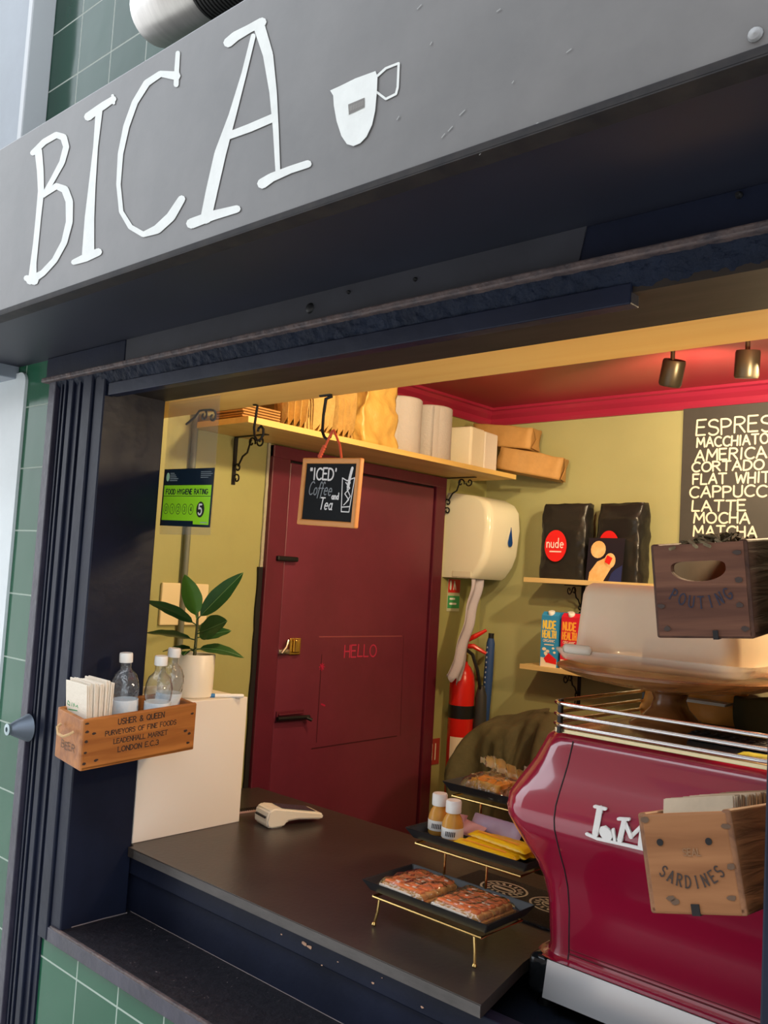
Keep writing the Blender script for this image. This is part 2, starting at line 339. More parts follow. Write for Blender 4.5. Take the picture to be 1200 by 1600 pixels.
def tag(o, label=None, cat=None, group=None, kind=None):
    if label: o['label'] = label
    if cat: o['category'] = cat
    if group: o['group'] = group
    if kind: o['kind'] = kind
    return o
def thing(name, label, cat, loc=(0, 0, 0), rot=(0, 0, 0), group=None):
    o = bpy.data.objects.new(name, None); o.empty_display_size = 0.05; COL.objects.link(o); o.location = loc; o.rotation_euler = rot
    return tag(o, label, cat, group)
def struct(name, mb, m, smooth=False):
    o = mb.build(name, m, smooth=smooth); o['kind'] = 'structure'; return o
def dup(root, loc, rot=None, label=None):
    r = root.copy(); COL.objects.link(r); r.location = loc
    if rot is not None: r.rotation_euler = rot
    if label: r['label'] = label
    for ch in list(root.children):
        c = ch.copy(); COL.objects.link(c); c.parent = r
        for g in list(ch.children):
            d = g.copy(); COL.objects.link(d); d.parent = c
    return r
def T(x=0, y=0, z=0): return Matrix.Translation((x, y, z))
def RX(a): return Matrix.Rotation(a, 4, 'X')
def RY(a): return Matrix.Rotation(a, 4, 'Y')
def RZ(a): return Matrix.Rotation(a, 4, 'Z')
def at(px, py, ax, val):
    """point of the place seen at photo pixel (px,py) on the plane ax=val"""
    d = _r*((px-600)/FPX) - _u*((py-800)/FPX) + _f
    i = 'xyz'.index(ax); return EYE + d*((val-EYE[i])/d[i])

# ---- hand stroke font (unit height 1, width in third element)
def _arc(cx, cy, rx, ry, a0, a1, n=10): return [(cx+rx*math.cos(math.radians(a0+(a1-a0)*i/n)), cy+ry*math.sin(math.radians(a0+(a1-a0)*i/n))) for i in range(n+1)]
F = {
 'A': ([[(0, 0), (.3, 1), (.6, 0)], [(.12, .36), (.48, .36)]], .6),
 'B': ([[(0, 0), (0, 1)], [(0, 1)]+_arc(.2, .77, .25, .23, 90, -90, 8)+[(0, .54)], [(0, .54)]+_arc(.22, .27, .3, .27, 90, -90, 8)+[(0, 0)]], .52),
 'C': ([_arc(.34, .5, .34, .5, 50, 310, 12)], .56),
 'D': ([[(0, 0), (0, 1)], [(0, 1)]+_arc(.15, .5, .4, .5, 90, -90, 10)+[(0, 0)]], .55),
 'E': ([[(.45, 1), (0, 1), (0, 0), (.45, 0)], [(0, .52), (.38, .52)]], .46),
 'F': ([[(.45, 1), (0, 1), (0, 0)], [(0, .52), (.36, .52)]], .45),
 'G': ([_arc(.34, .5, .34, .5, 50, 340, 12)+[(.66, .42), (.38, .42)]], .66),
 'H': ([[(0, 0), (0, 1)], [(.5, 0), (.5, 1)], [(0, .5), (.5, .5)]], .5),
 'I': ([[(0.08, 0), (0.08, 1)]], .16),
 'J': ([[(.4, 1), (.4, .2)]+_arc(.2, .2, .2, .2, 0, -150, 6)], .42),
 'K': ([[(0, 0), (0, 1)], [(.5, 1), (0, .45)], [(.15, .6), (.52, 0)]], .52),
 'L': ([[(0, 1), (0, 0), (.45, 0)]], .45),
 'M': ([[(0, 0), (.06, 1), (.35, .3), (.64, 1), (.7, 0)]], .7),
 'N': ([[(0, 0), (0, 1), (.5, 0), (.5, 1)]], .5),
 'O': ([_arc(.33, .5, .33, .5, 90, 450, 16)], .66),
 'P': ([[(0, 0), (0, 1)], [(0, 1)]+_arc(.22, .74, .26, .26, 90, -90, 8)+[(0, .48)]], .48),
 'Q': ([_arc(.33, .5, .33, .5, 90, 450, 16), [(.4, .25), (.66, -.05)]], .66),
 'R': ([[(0, 0), (0, 1)], [(0, 1)]+_arc(.22, .76, .26, .24, 90, -90, 8)+[(0, .52)], [(.2, .52), (.5, 0)]], .5),
 'S': ([_arc(.25, .76, .24, .24, 30, 230, 8)+[(.25, .52)]+_arc(.25, .26, .25, .26, 60, -150, 9)], .5),
 'T': ([[(0, 1), (.56, 1)], [(.28, 1), (.28, 0)]], .56),
 'U': ([[(0, 1), (0, .3)]+_arc(.25, .28, .25, .28, 180, 360, 8)+[(.5, 1)]], .5),
 'V': ([[(0, 1), (.27, 0), (.54, 1)]], .54),
 'W': ([[(0, 1), (.18, 0), (.38, .75), (.58, 0), (.76, 1)]], .76),
 'Y': ([[(0, 1), (.27, .5), (.54, 1)], [(.27, .5), (.27, 0)]], .54),
 '&': ([[(.6, 0), (.12, .75)]+_arc(.28, .82, .16, .18, 180, 0, 6)+[(.05, .3)]+_arc(.25, .2, .2, .2, 180, 330, 6)+[(.58, .45)]], .6),
 "'": ([[(.05, 1), (.05, .8)]], .12), '.': ([[(.05, 0), (.06, .04)]], .14), '"': ([[(.05, 1), (.05, .8)], [(.2, 1), (.2, .8)]], .26),
 '0': ([_arc(.25, .5, .25, .5, 90, 450, 14)], .5), '1': ([[(.05, .8), (.2, 1), (.2, 0)]], .3),
 '2': ([_arc(.25, .74, .25, .26, 170, -30, 8)+[(0, 0), (.5, 0)]], .5),
 '3': ([_arc(.22, .75, .24, .25, 140, -80, 8)+_arc(.22, .27, .27, .27, 80, -150, 8)], .5),
 '4': ([[(.4, 0), (.4, 1), (0, .3), (.55, .3)]], .5),
 '5': ([[(.45, 1), (.05, 1), (.03, .58)]+_arc(.22, .32, .28, .32, 110, -150, 9)], .5),
 'c': ([_arc(.22, .28, .22, .28, 50, 310, 8)], .42), 'o': ([_arc(.22, .28, .22, .28, 90, 450, 10)], .46),
 'f': ([_arc(.2, .8, .12, .18, 20, 180, 5)+[(.06, -.25)], [(-.05, .5), (.25, .5)]], .26),
 'e': ([[(.02, .3), (.42, .3)]+_arc(.22, .28, .21, .28, 5, 310, 9)], .46),
 'a': ([_arc(.2, .27, .2, .27, 30, 390, 10), [(.4, .55), (.4, .05), (.48, 0)]], .5),
 'n': ([[(0, 0), (0, .55)], [(0, .35)]+_arc(.18, .36, .18, .19, 180, 0, 6)+[(.36, 0)]], .42),
 'd': ([_arc(.2, .27, .2, .27, 30, 390, 10), [(.4, 1), (.4, 0)]], .48),
 'u': ([[(0, .55), (0, .2)]+_arc(.18, .19, .18, .19, 180, 360, 6)+[(.36, .55), (.36, 0)]], .42),
 ' ': ([], .35),
}
def text(mb, s, fn, x, y, h, w, mi=0, space=.16, jit=0.0, shear=0.0, wx=1.0, serif=0, fit=None, M=None, caps=6):
    """write s with its baseline at (x,y) in the 2D frame of fn; fit = total width"""
    tot = sum(F[c][1]+space for c in s)-space
    if fit: wx = fit/(tot*h)
    cx = 0
    for c in s:
        st, cw = F[c]; jy = random.uniform(-jit, jit)*h; jr = random.uniform(-jit, jit)
        for pl in st:
            pts = [(x+(cx+px+(shear+jr)*py)*h*wx, y+py*h+jy) for px, py in pl]
            mb.ribbon(pts, fn, w, mi, M, caps)
            if serif and len(pl) < 9:
                for e in (pl[0], pl[-1]):
                    if e[1] in (0, 1): mb.ribbon([(x+(cx+e[0]-serif)*h*wx, y+e[1]*h+jy), (x+(cx+e[0]+serif)*h*wx, y+e[1]*h+jy)], fn, w*.7, mi, M, 0)
        cx += cw+space
    return mb
def arc_text(mb, s, fn, cx, cy, R, h, w, mi=0, span=60, M=None, serif=.12):
    """letters on a smiling arc: bottom of circle centre (cx,cy) radius R"""
    n = len(s)
    for i, c in enumerate(s):
        a = math.radians(-90 + (i-(n-1)/2)/(n-1)*span); st, cw = F[c]
        ux, uy = -math.sin(a), math.cos(a); vx, vy = -math.cos(a), -math.sin(a)
        for pl in st:
            mp = lambda px, py: (cx+R*math.cos(a)+((px-cw/2)*ux*.8+py*vx)*h, cy+R*math.sin(a)+((px-cw/2)*uy*.8+py*vy)*h)
            mb.ribbon([mp(px, py) for px, py in pl], fn, w, mi, M)
            if len(pl) < 9:
                for e in (pl[0], pl[-1]):
                    if e[1] in (0, 1): mb.ribbon([mp(e[0]-serif, e[1]), mp(e[0]+serif, e[1])], fn, w*.7, mi, M, 0)
    return mb

# planes: fn(u,v,depth)
def plane_y(y, s=-1): return lambda u, v, d: Vector((u, y+s*d, v))
def plane_x(x, s=1): return lambda u, v, d: Vector((x+s*d, u, v))

# ================================================================== SETTING
# levels
FY, OY, IY, BY = 0.823, 1.10, 1.263, 3.07       # fascia, facade, inner face, back wall
WX, JL, JR = -2.215, -1.91, -0.368               # left room wall, jambs
ZS, ZC, ZL, ZSOF = 0.7785, 0.937, 2.03, 2.134    # sill, counter, lintel, soffit
CEIL = 2.352

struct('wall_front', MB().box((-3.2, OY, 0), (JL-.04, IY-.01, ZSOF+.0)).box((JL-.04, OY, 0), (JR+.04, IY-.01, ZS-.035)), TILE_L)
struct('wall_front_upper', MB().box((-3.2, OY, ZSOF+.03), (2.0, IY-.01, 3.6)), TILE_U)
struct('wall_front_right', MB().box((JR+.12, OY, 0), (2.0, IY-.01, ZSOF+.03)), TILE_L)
struct('wall_left', MB().box((WX-.12, IY-.01, 0), (WX, BY+.12, 2.6)), OLIVE)
struct('wall_back', MB().box((WX, BY, 0), (1.3, BY+.12, 2.6)), OLIVE2)
struct('wall_right', MB().box((1.3, IY-.01, 0), (1.42, BY+.12, 2.6)), OLIVE2)
struct('ceiling', MB().box((WX, IY+.14, CEIL), (1.3, BY, CEIL+.1)), REDC)
struct('floor', MB().box((WX, IY-.01, -.1), (1.3, BY, 0)), FLOORM)
tag(MB().box((-9, -9, -.1), (7, OY+.0, -.001)).build('pavement', TEE), kind='structure')
ob = MB().box((-8.5, -8.2, 0), (12, -7.2, 10.5))  # building added out of view, shaped for reflections in sign and machine
for k in range(6):
    for l in range(3): ob.box((-5.6+k*3, -7.22, 1.0+l*3.3), (-4.0+k*3, -7.17, 3.0+l*3.3), 0, 1)
tag(ob.build('unseen_opposite_building', [mat('street_brick', (.20, .15, .12), .8, noise_amt=.2), mat('street_glass', (.05, .06, .07), .1)]), kind='structure')
# inner side of the front wall between jamb and left wall
struct('wall_front_inner', MB().box((WX, IY-.01, 0), (JL-.03, IY+.0, 2.3)), OLIVE)
# left jamb, right jamb
struct('trim_1', MB().box((JL-.045, OY-.008, ZS-.03), (JL, IY, ZL+.04), .003), NAVY)
struct('trim_2', MB().box((JR, OY-.012, 0), (JR+.12, IY, ZSOF), .003), NAVY)
# outer stepped frame / shutter guide on the left
g = MB(); g.box((-2.168, OY-.016, 0), (-2.134, OY, 2.072), .002)
struct('trim_3', g, PURPLE)
g = MB(); g.box((-2.134, OY-.004, 0), (-2.075, OY, 2.07)); g.box((-2.118, OY-.009, 0), (-2.112, OY-.004, 2.07), .001); g.box((-2.092, OY-.014, 0), (-2.084, OY-.004, 2.07), .001)
g.box((-2.075, OY-.012, 0), (-2.052, OY, 2.07), .002); g.box((-2.052, OY-.005, 0), (-2.0, OY, 2.07)); g.box((-2.0, OY-.014, ZS-.035), (-1.958, OY-.0, 2.07), .003); g.box((-2.028, OY-.010, 0), (-2.020, OY-.005, 2.07), .001)
struct('trim_4', g, NAVY)
# soffit, fascia back board
struct('trim_5', MB().box((-3.2, FY+.02, ZSOF), (2.0, OY+.02, ZSOF+.03)), NAVY_SATIN)
struct('trim_6', MB().box((-2.2, OY-.006, 2.076), (2.0, OY+.01, ZSOF), .001).box((-2.2, OY-.01, 2.071), (-1.83, OY+.01, ZSOF), .002), NAVY)
struct('trim_23', MB().prism([(-1.829, 2.077), (-.648, 2.077), (-.636, ZSOF), (-1.829, ZSOF)], plane_y(OY-.006), .002), mat('grey_navy_patch', (.032, .033, .042), .45, noise_amt=.2, nscale=6))
struct('trim_7', MB().box((-2.19, OY-.028, 2.066), (2.0, OY+.0, 2.078), .003), WORN)
def rough_band(u, v):
    x = -2.16+u*2.6; z = 2.066-v*.034
    return Vector((x, OY-.014+v*.018+.004*noise.noise(Vector((x*45, z*60, 0)))+.003*noise.noise(Vector((x*120, z*120, 3))), z))
struct('trim_8', MB().grid(rough_band, 500, 10), NAVY_ROUGH, 'all')
struct('trim_9', MB().box((-1.90, OY-.004, 2.011), (-.566, OY+.022, 2.041), .002), NAVY)
# underside of lintel (brown board) and lintel body
struct('trim_10', MB().box((JL-.04, OY+.002, 2.028), (2.0, IY, ZSOF)), BROWNB)
# plywood beam inside
struct('trim_11', MB().box((WX+.0, IY+.0005, ZL), (1.3, IY+.155, 2.6)), BEAMW)
# cornice around the ceiling
def cornice(name, p, q, inn):
    prof = [(0, 2.283), (.012, 2.283), (.018, 2.296), (.018, 2.31), (.034, 2.325), (.042, 2.338), (.052, 2.342), (.052, CEIL), (0, CEIL)]
    m = MB(); P0 = Vector(p); Q0 = Vector(q); I = Vector(inn)
    n = len(prof)
    vs = [P0+I*a+Vector((0, 0, z)) for a, z in prof]+[Q0+I*a+Vector((0, 0, z)) for a, z in prof]
    m.add(vs, [[i, (i+1) % n, n+(i+1) % n, n+i] for i in range(n)]+[list(range(n)), list(range(n, 2*n))])
    struct(name, m, REDT)
cornice('trim_12', (WX, BY, 0), (1.3, BY, 0), (0, -1, 0))
cornice('trim_13', (WX, IY+.155, 0), (WX, BY, 0), (1, 0, 0))
# sill: top board with worn nosing, apron up to the counter
g = MB().box((JL-.05, OY-.006, ZS-.033), (JR+.02, IY+.02, ZS), .003)
struct('trim_14', g, SILL)
g = MB().box((-1.985, OY-.012, ZS-.036), (JR+.02, OY-.004, ZS-.004), .002)
struct('trim_15', g, PURPLE)
struct('trim_16', MB().box((JL-.04, OY-.0125, ZS-.005), (JR+.02, OY-.004, ZS+.001), .002), WORN)
g = MB().box((JL-.04, 1.278, ZS-.01), (JR+.1, 1.30, .88), .002).box((JL-.04, 1.268, .868), (JR+.1, 1.30, .912), .003)
struct('trim_17', g, NAVY)
# chips of bare wood on the apron
g = MB()
for px, py, sz in ((475, 1474, .010), (484, 1480, .008), (503, 1508, .003), (528, 1503, .002), (583, 1536, .004), (597, 1528, .002), (440, 1460, .003), (327, 1393, .003), (660, 1574, .004)):
    p = at(px, py, 'y', 1.2672); poly = [(p.x+sz*random.uniform(.6, 1.2)*math.cos(a), p.z+sz*.45*random.uniform(.6, 1.2)*math.sin(a)) for a in [k*PI/3.5 for k in range(7)]]
    g.prism(poly, plane_y(1.2672), .0006)
struct('trim_18', g, mat('bare_wood_chip', (0.55, 0.33, 0.22), 0.8))

m = MB(); rs_ = random.Random(3)
for k in range(170):
    x = rs_.uniform(-1.89, -.45); y = rs_.uniform(1.115, 1.27); r_ = rs_.uniform(.0005, .0018)
    m.add([Vector((x+r_*rs_.uniform(.5, 1.6)*math.cos(a), y+r_*rs_.uniform(.5, 1.3)*math.sin(a), ZS+.0006)) for a in (0, 1.3, 2.6, 3.9, 5.1)], [[0, 1, 2, 3, 4]])
m.tube([(JL-.0, OY+.02, ZS+.001), (JL+.002, 1.2, ZS+.002), (JL+.003, IY, ZS+.001)], .0016, 5).tube([(JL+.0, IY+.012, ZS+.001), (-1.2, IY+.014, ZS+.001), (-.4, IY+.013, ZS+.001)], .001, 5)
struct('trim_24', m, mat('paint_flecks', (.16, .13, .13), .7))
# grey pillar above / left and white rounded panel
struct('trim_19', MB().box((-3.2, OY-.06, 2.10), (-2.375, OY, 3.6), .003), GREYP)
struct('trim_20', MB().box((-2.375, OY-.066, ZSOF+.03), (-2.348, OY, 3.6), .003), GREYL)
poly = [(-3.0, .2), (-2.318, .2)]+[(-2.348+.03*math.cos(a), 2.085+.03*math.sin(a)) for a in [i*PI/12 for i in range(7)]]+[(-3.0, 2.115)]
tag(MB().prism(poly, plane_y(OY), .008).build('wall_panel', WHITEP), 'white wall panel with a rounded corner on the green tiles', 'panel')

# ================================================================== FASCIA SIGN
sg = thing('shop_sign', 'long grey sign board with white hand painted letters and cup above the hatch', 'sign', (-.8, FY, ZSOF))
O = Vector((-.8, FY, ZSOF))
def bld(mb, name, m, par, smooth=False):
    """geometry given in world coordinates, re-based on the parent thing's location"""
    if par is not None:
        inv = (Matrix.Translation(par.location) @ par.rotation_euler.to_matrix().to_4x4()).inverted() if par.parent is None else None
        if inv is not None: mb.v = [inv @ v for v in mb.v]
        else:
            g = par.parent; inv = (Matrix.Translation(g.location) @ g.rotation_euler.to_matrix().to_4x4()).inverted(); mb.v = [inv @ v for v in mb.v]
    return mb.build(name, m, par, smooth)
bld(MB().box((-3.2, FY, ZSOF-.002), (2.0, FY+.025, 2.522), .003), 'board', FASCIA, sg)
bld(MB().box((-3.2, FY-.0035, ZSOF-.004), (2.0, FY-.0005, ZSOF+.007), .001).box((-3.2, FY-.0035, ZSOF-.005), (2.0, FY+.027, ZSOF-.0025)), 'lower_edge', mat('worn_fascia_edge', (0.012, 0.012, 0.015), .6, spec=.2, noise_amt=.8, nscale=20, col2=(.035, .03, .028)), sg)
def fz(zx, zy, d=0):   # crop pixels -> fascia plane
    p = at(zx/1.875, zy/1.875, 'y', FY-.0012-d); return p
fzn = lambda u, v, d: fz(u, v, d)
LET = {
 'B': [[(112, 440, 22), (118, 500, 20), (120, 560, 18), (112, 640, 16), (105, 710, 16), (98, 770, 18), (95, 815, 24)],
       [(96, 448, 16), (130, 415, 18), (165, 395, 18), (186, 402, 20), (194, 430, 18), (182, 475, 17), (155, 525, 15), (128, 572, 14)],
       [(128, 572, 12), (165, 545, 18), (190, 555, 22), (203, 590, 22), (203, 650, 20), (188, 710, 18), (160, 762, 17), (125, 800, 18), (88, 822, 24)],
       [(78, 815, 18), (100, 822, 26)]],
 'I': [[(258, 342, 24), (280, 325, 22), (305, 308, 22), (332, 290, 18)], [(330, 280, 9), (333, 302, 9)], [(290, 325, 20), (280, 430, 14), (270, 540, 20), (262, 640, 28), (258, 745, 36)],
       [(216, 768, 16), (250, 755, 24), (288, 738, 22)]],
 'C': [[(521, 155, 13), (518, 200, 14), (516, 248, 15)], [(516, 222, 26), (470, 216, 18), (430, 243, 20), (395, 300, 18), (370, 370, 18), (353, 450, 16), (347, 540, 13), (355, 620, 13), (382, 665, 15), (420, 687, 16), (460, 672, 26), (500, 635, 27), (532, 583, 22)]],
 'A': [[(668, 125, 28), (690, 106, 28), (730, 84, 24), (768, 64, 26)], [(742, 105, 14), (715, 215, 15), (680, 340, 22), (645, 450, 34), (620, 560, 34), (603, 640, 32)],
       [(760, 80, 34), (785, 160, 30), (800, 270, 22), (808, 380, 17), (814, 505, 14)], [(668, 398, 22), (730, 375, 24), (800, 345, 24)],
       [(560, 655, 30), (620, 632, 28), (694, 612, 22)], [(768, 538, 30), (795, 520, 26), (850, 497, 22), (902, 480, 22)]],
}
for ch, strokes in LET.items():
    m = MB()
    for st in strokes: m.ribbon(st, fzn, mi=0, caps=8)
    o = bld(m, 'painted_letter', WPAINT, sg)
    o['label'] = 'white painted letter %s' % ch
m = MB()
cup = [(967, 265), (1000, 250), (1040, 230), (1100, 208), (1106, 225), (1104, 270), (1099, 325), (1090, 366), (1074, 400), (1055, 420), (1035, 428), (1016, 422), (1000, 398), (986, 355), (978, 310), (976, 280)]
m.prism(cup, fzn, .0006)
o = bld(m, 'painted_cup', WPAINT, sg); o['label'] = 'white painted coffee cup'
m = MB().ribbon([(1106, 222), (1130, 200), (1168, 185), (1165, 255), (1160, 275), (1130, 290), (1104, 270)], fzn, 7)
o = bld(m, 'cup_handle', WPAINT, sg)
m = MB().prism([(1020, 306), (1068, 286), (1068, 314), (1022, 336)], lambda u, v, d: fz(u, v, d+.0008), .0003)
for i in range(9): m.ribbon([(1026+i*4.6, 325-i*2), (1026+i*4.6, 311-i*2)], lambda u, v, d: fz(u, v, .0013+d), 2.2, 1, caps=0)
bld(m, 'cup_label', [mat('grey_smudge', (.16, .15, .14), .6), mat('grey_smudge_ink', (.28, .27, .25), .6)], sg)
m = MB().lathe([(0, .004), (.006, .003), (.0075, 0)], (0, 0, 0), 12, 0, T(*at(1180, 54, 'y', FY-.001)) @ RX(PI/2))
bld(m, 'screw', mat('dull_screw', (.3, .3, .3), .5, .6), sg, True)
# little chalk scuffs (dried paint marks that stay on the board)
m = MB()
for px, py, L in ((718, 180, 10), (652, 14, 8), (885, 82, 8), (800, 130, 4), (672, 70, 5), (700, 205, 9), (690, 215, 7), (776, 18, 6), (620, 187, 6), (838, 193, 4), (742, 242, 3), (749, 242, 3)):
    a = random.uniform(-1, 1); m.ribbon([(px*1.875, py*1.875), ((px+L*math.cos(a))*1.875, (py-L*.6+L*math.sin(a)*.4)*1.875)], fzn, 2.6, caps=4)
bld(m, 'scuff_marks', mat('pale_scuff', (.30, .30, .29), .6), sg)

# bolts in the lintel board
for i, (px, py, r, lab) in enumerate(((485, 482, .011, 'large round dark bolt head in the board under the sign'), (650, 437, .004, 'small bolt hole cap under the sign, right of the large bolt'), (1155, 305, .005, 'small dark screw in the lintel board at the far right'), (546, 457, .004, 'tiny screw just right of the large bolt head'))):
    p = at(px, py, 'y', OY-.007)
    tag(MB().lathe([(0, .006), (r*.5, .006), (r*.8, .004), (r, 0)], (0, 0, 0), 14, 0, RX(PI/2)).build('bolt', IRON, smooth=True, loc=None), lab, 'bolt').location = p

# exterior lamp above the sign
lt = thing('exterior_spotlight', 'pale metal cylinder lamp with black ribbed end above the sign', 'lamp', (-1.50, .99, 2.78), (0, 0, 0))
M0 = RY(PI/2+math.radians(6)) @ T(0, 0, 0)
MB().lathe([(0, -.15), (.055, -.15), (.066, -.143), (.07, -.13), (.07, .055), (.066, .06), (0, .06)], (0, 0, 0), 36, 0, M0).build('lamp_body', ALU, lt, True)
pr = [(.060, .06)]
for k in range(14): pr += [(.067, .062+k*.010), (.067, .067+k*.010), (.060, .068+k*.010), (.060, .071+k*.010)]
MB().lathe(pr+[(0, .205)], (0, 0, 0), 36, 0, M0).build('ribbed_heat_sink', RIBB, lt, True)
MB().box((-.012, .0, -.01), (.012, .115, .012)).build('wall_arm', IRON, lt)

# shutter lock stud on the guide rail
kp = at(44, 1137, 'y', OY-.016)
kn = thing('shutter_lock', 'grey metal cone shaped lock stud on the navy frame left of the hatch', 'lock', (kp.x, OY-.0165, kp.z), (PI/2, 0, 0))
MB().lathe([(.034, 0), (.032, .004), (.020, .032), (.013, .045), (.012, .050), (0, .050)], n=4*6).build('cone', mat('lock_steel', (.11, .13, .16), .35, .7), kn, True)
MB().lathe([(.0125, .046), (.014, .048), (.014, .053), (.006, .054), (.006, .048), (0, .048)], n=24).build('key_barrel', mat('lock_steel_light', (.32, .40, .42), .3, .7), kn, True)

# ================================================================== COUNTER
ct = thing('counter', 'dark brown laminate counter inside the serving hatch', 'counter', (-1.5, 1.55, 0))
bld(MB().prism([(-1.906, 1.252), (-.862, 1.252), (-.907, 1.445), (-.914, 1.50), (-.914, 1.895), (WX+.004, 1.895), (WX+.004, 1.268), (-1.906, 1.268)], lambda u, v, d: Vector((u, v, ZC-.022+d)), .022), 'worktop', COUNTER, ct)
bld(MB().box((-1.88, 1.2505, ZC-.021), (-.8625, 1.2535, ZC-.002)), 'edge_strip', CEDGE, ct)
bld(MB().box((WX+.01, 1.31, 0), (-.99, 1.88, ZC-.022)), 'cabinet', mat('cabinet_dark', (.03, .02, .02), .5), ct)
bench = thing('machine_bench', 'low dark navy bench the espresso machine stands on', 'bench', (-.4, 1.6, 0))
bld(MB().box((-.985, 1.302, .835), (.35, 2.1, .862), .002), 'bench_top', mat('bench_navy', (.012, .016, .026), .25), bench)
bld(MB().box((-.90, 1.34, 0), (.33, 2.05, .835)), 'bench_body', NAVY, bench)

# ================================================================== DOOR (setting)
dr = thing('door_1', None, None); dr['kind'] = 'structure'
X0 = WX
fr = MB()
fr.box((X0, 1.868, 0), (X0+.022, 1.945, 2.026), .003).box((X0, 1.868, 1.985), (X0+.024, 2.772, 2.026), .003).box((X0, 2.712, 0), (X0+.022, 2.772, 2.026), .003)
fr.build('door_frame', REDD2, dr)
MB().box((X0, 1.945, 0), (X0+.004, 2.712, 1.985)).build('door_gap', GAP, dr)
lf = MB().box((X0+.002, 1.951, 0), (X0+.014, 2.706, 1.979), .003).build('door_leaf', REDD, dr)
pn = MB(); fp = lambda px, py: at(px, py, 'x', X0+.0145)
fx = lambda u, v, d: Vector((X0+.0145+d, u, v))
a = fp(499, 995); b = fp(628, 994); c = fp(487, 1170); d = fp(620, 1150)
pn.ribbon([(a.y, a.z), (b.y, b.z)], fx, .004, 0); 
pn.build('panel_scratch', mat('door_scratch', (.30, .07, .08), .6), dr)
pn = MB().ribbon([(c.y, c.z), (d.y, d.z)], fx, .004).ribbon([(c.y+.02, c.z+.02), (c.y+.02, a.z-.06)], fx, .003).ribbon([(b.y+.01, b.z), (d.y+.02, d.z)], fx, .002)
pn.build('panel_crease', mat('door_crease', (.05, .004, .012), .5), dr)
p = fp(538, 1027); q = fp(585, 1022)
MB_ = text(MB(), 'HELLO', fx, p.y, p.z, .042, .005, jit=.04, fit=q.y-p.y+.01)
MB_.build('chalk_writing', HELLOM, dr)
s1 = fp(503, 1042); m = MB()
for k in range(4): m.ribbon([(s1.y-.012*math.cos(k*PI/4), s1.z-.012*math.sin(k*PI/4)), (s1.y+.012*math.cos(k*PI/4), s1.z+.012*math.sin(k*PI/4))], fx, .004)
s1 = fp(505, 1100); m.ribbon([(s1.y-.008, s1.z), (s1.y+.008, s1.z-.006)], fx, .006)
m.build('red_marks', mat('red_mark', (.45, .01, .06), .5), dr)
# top latch, hasp, lower bolt
p = fp(445, 873); MB().box((X0+.014, p.y-.045, p.z-.008), (X0+.034, p.y+.045, p.z+.008), .004).build('door_bolt', IRON, dr)
p = fp(452, 1010)
h = MB().box((X0+.014, p.y-.005, p.z-.028), (X0+.022, p.y+.045, p.z+.028), .003).box((X0+.022, p.y+.008, p.z-.02), (X0+.036, p.y+.03, p.z+.024), .004).build('hasp', BRASS, dr)
MB().box((X0+.014, p.y-.055, p.z-.024), (X0+.028, p.y-.008, p.z-.008), .002).tube([(X0+.03, p.y-.045, p.z-.02), (X0+.034, p.y-.03, p.z), (X0+.03, p.y-.02, p.z+.022)], .005, 8).build('hasp_staple', STEEL, dr, True)
p = fp(452, 1120)
MB().box((X0+.014, p.y-.06, p.z-.014), (X0+.020, p.y+.06, p.z+.022), .002).box((X0+.02, p.y-.055, p.z+.008), (X0+.028, p.y+.05, p.z+.014), .002).build('bolt_plate', REDD2, dr)
MB().tube([(X0+.03, p.y-.065, p.z), (X0+.03, p.y+.075, p.z-.004)], .007, 10).tube([(X0+.03, p.y+.06, p.z-.004), (X0+.045, p.y+.075, p.z-.012)], .006, 8).build('bolt_rod', IRON, dr, True)
# crumbling plaster edge left of the frame
m = MB(); zz = [0.93+i*.02 for i in range(56)]
lft = [(1.862-.004-.006*abs(noise.noise(Vector((z*9, 0, 1)))), z) for z in zz]; rgt = [(1.868+.004*noise.noise(Vector((z*20, 0, 5))), z) for z in zz][::-1]
m.prism(lft+rgt, lambda u, v, d: Vector((WX+.001+d, u, v)), .006); struct('trim_21', m, PLASTER)
m = MB(); zz = [0.93+i*.02 for i in range(36)]
lft = [(1.852-.012*abs(noise.noise(Vector((z*7, 2, 1)))), z) for z in zz]; rgt = [(1.868, z) for z in zz][::-1]
m.prism(lft+rgt, lambda u, v, d: Vector((WX+.001+d, u, v)), .0075); struct('trim_22', m, GAP)
p = at(411, 1003, 'x', WX)
tag(MB().box((WX, p.y-.012, p.z-.03), (WX+.018, p.y+.012, p.z+.03), .004).box((WX+.005, p.y-.016, p.z-.04), (WX+.012, p.y+.0, p.z-.025), .002).build('latch_keeper', mat('painted_keeper', (.42, .38, .24), .5)), 'small painted latch keeper on the wall at the edge of the red door', 'latch')

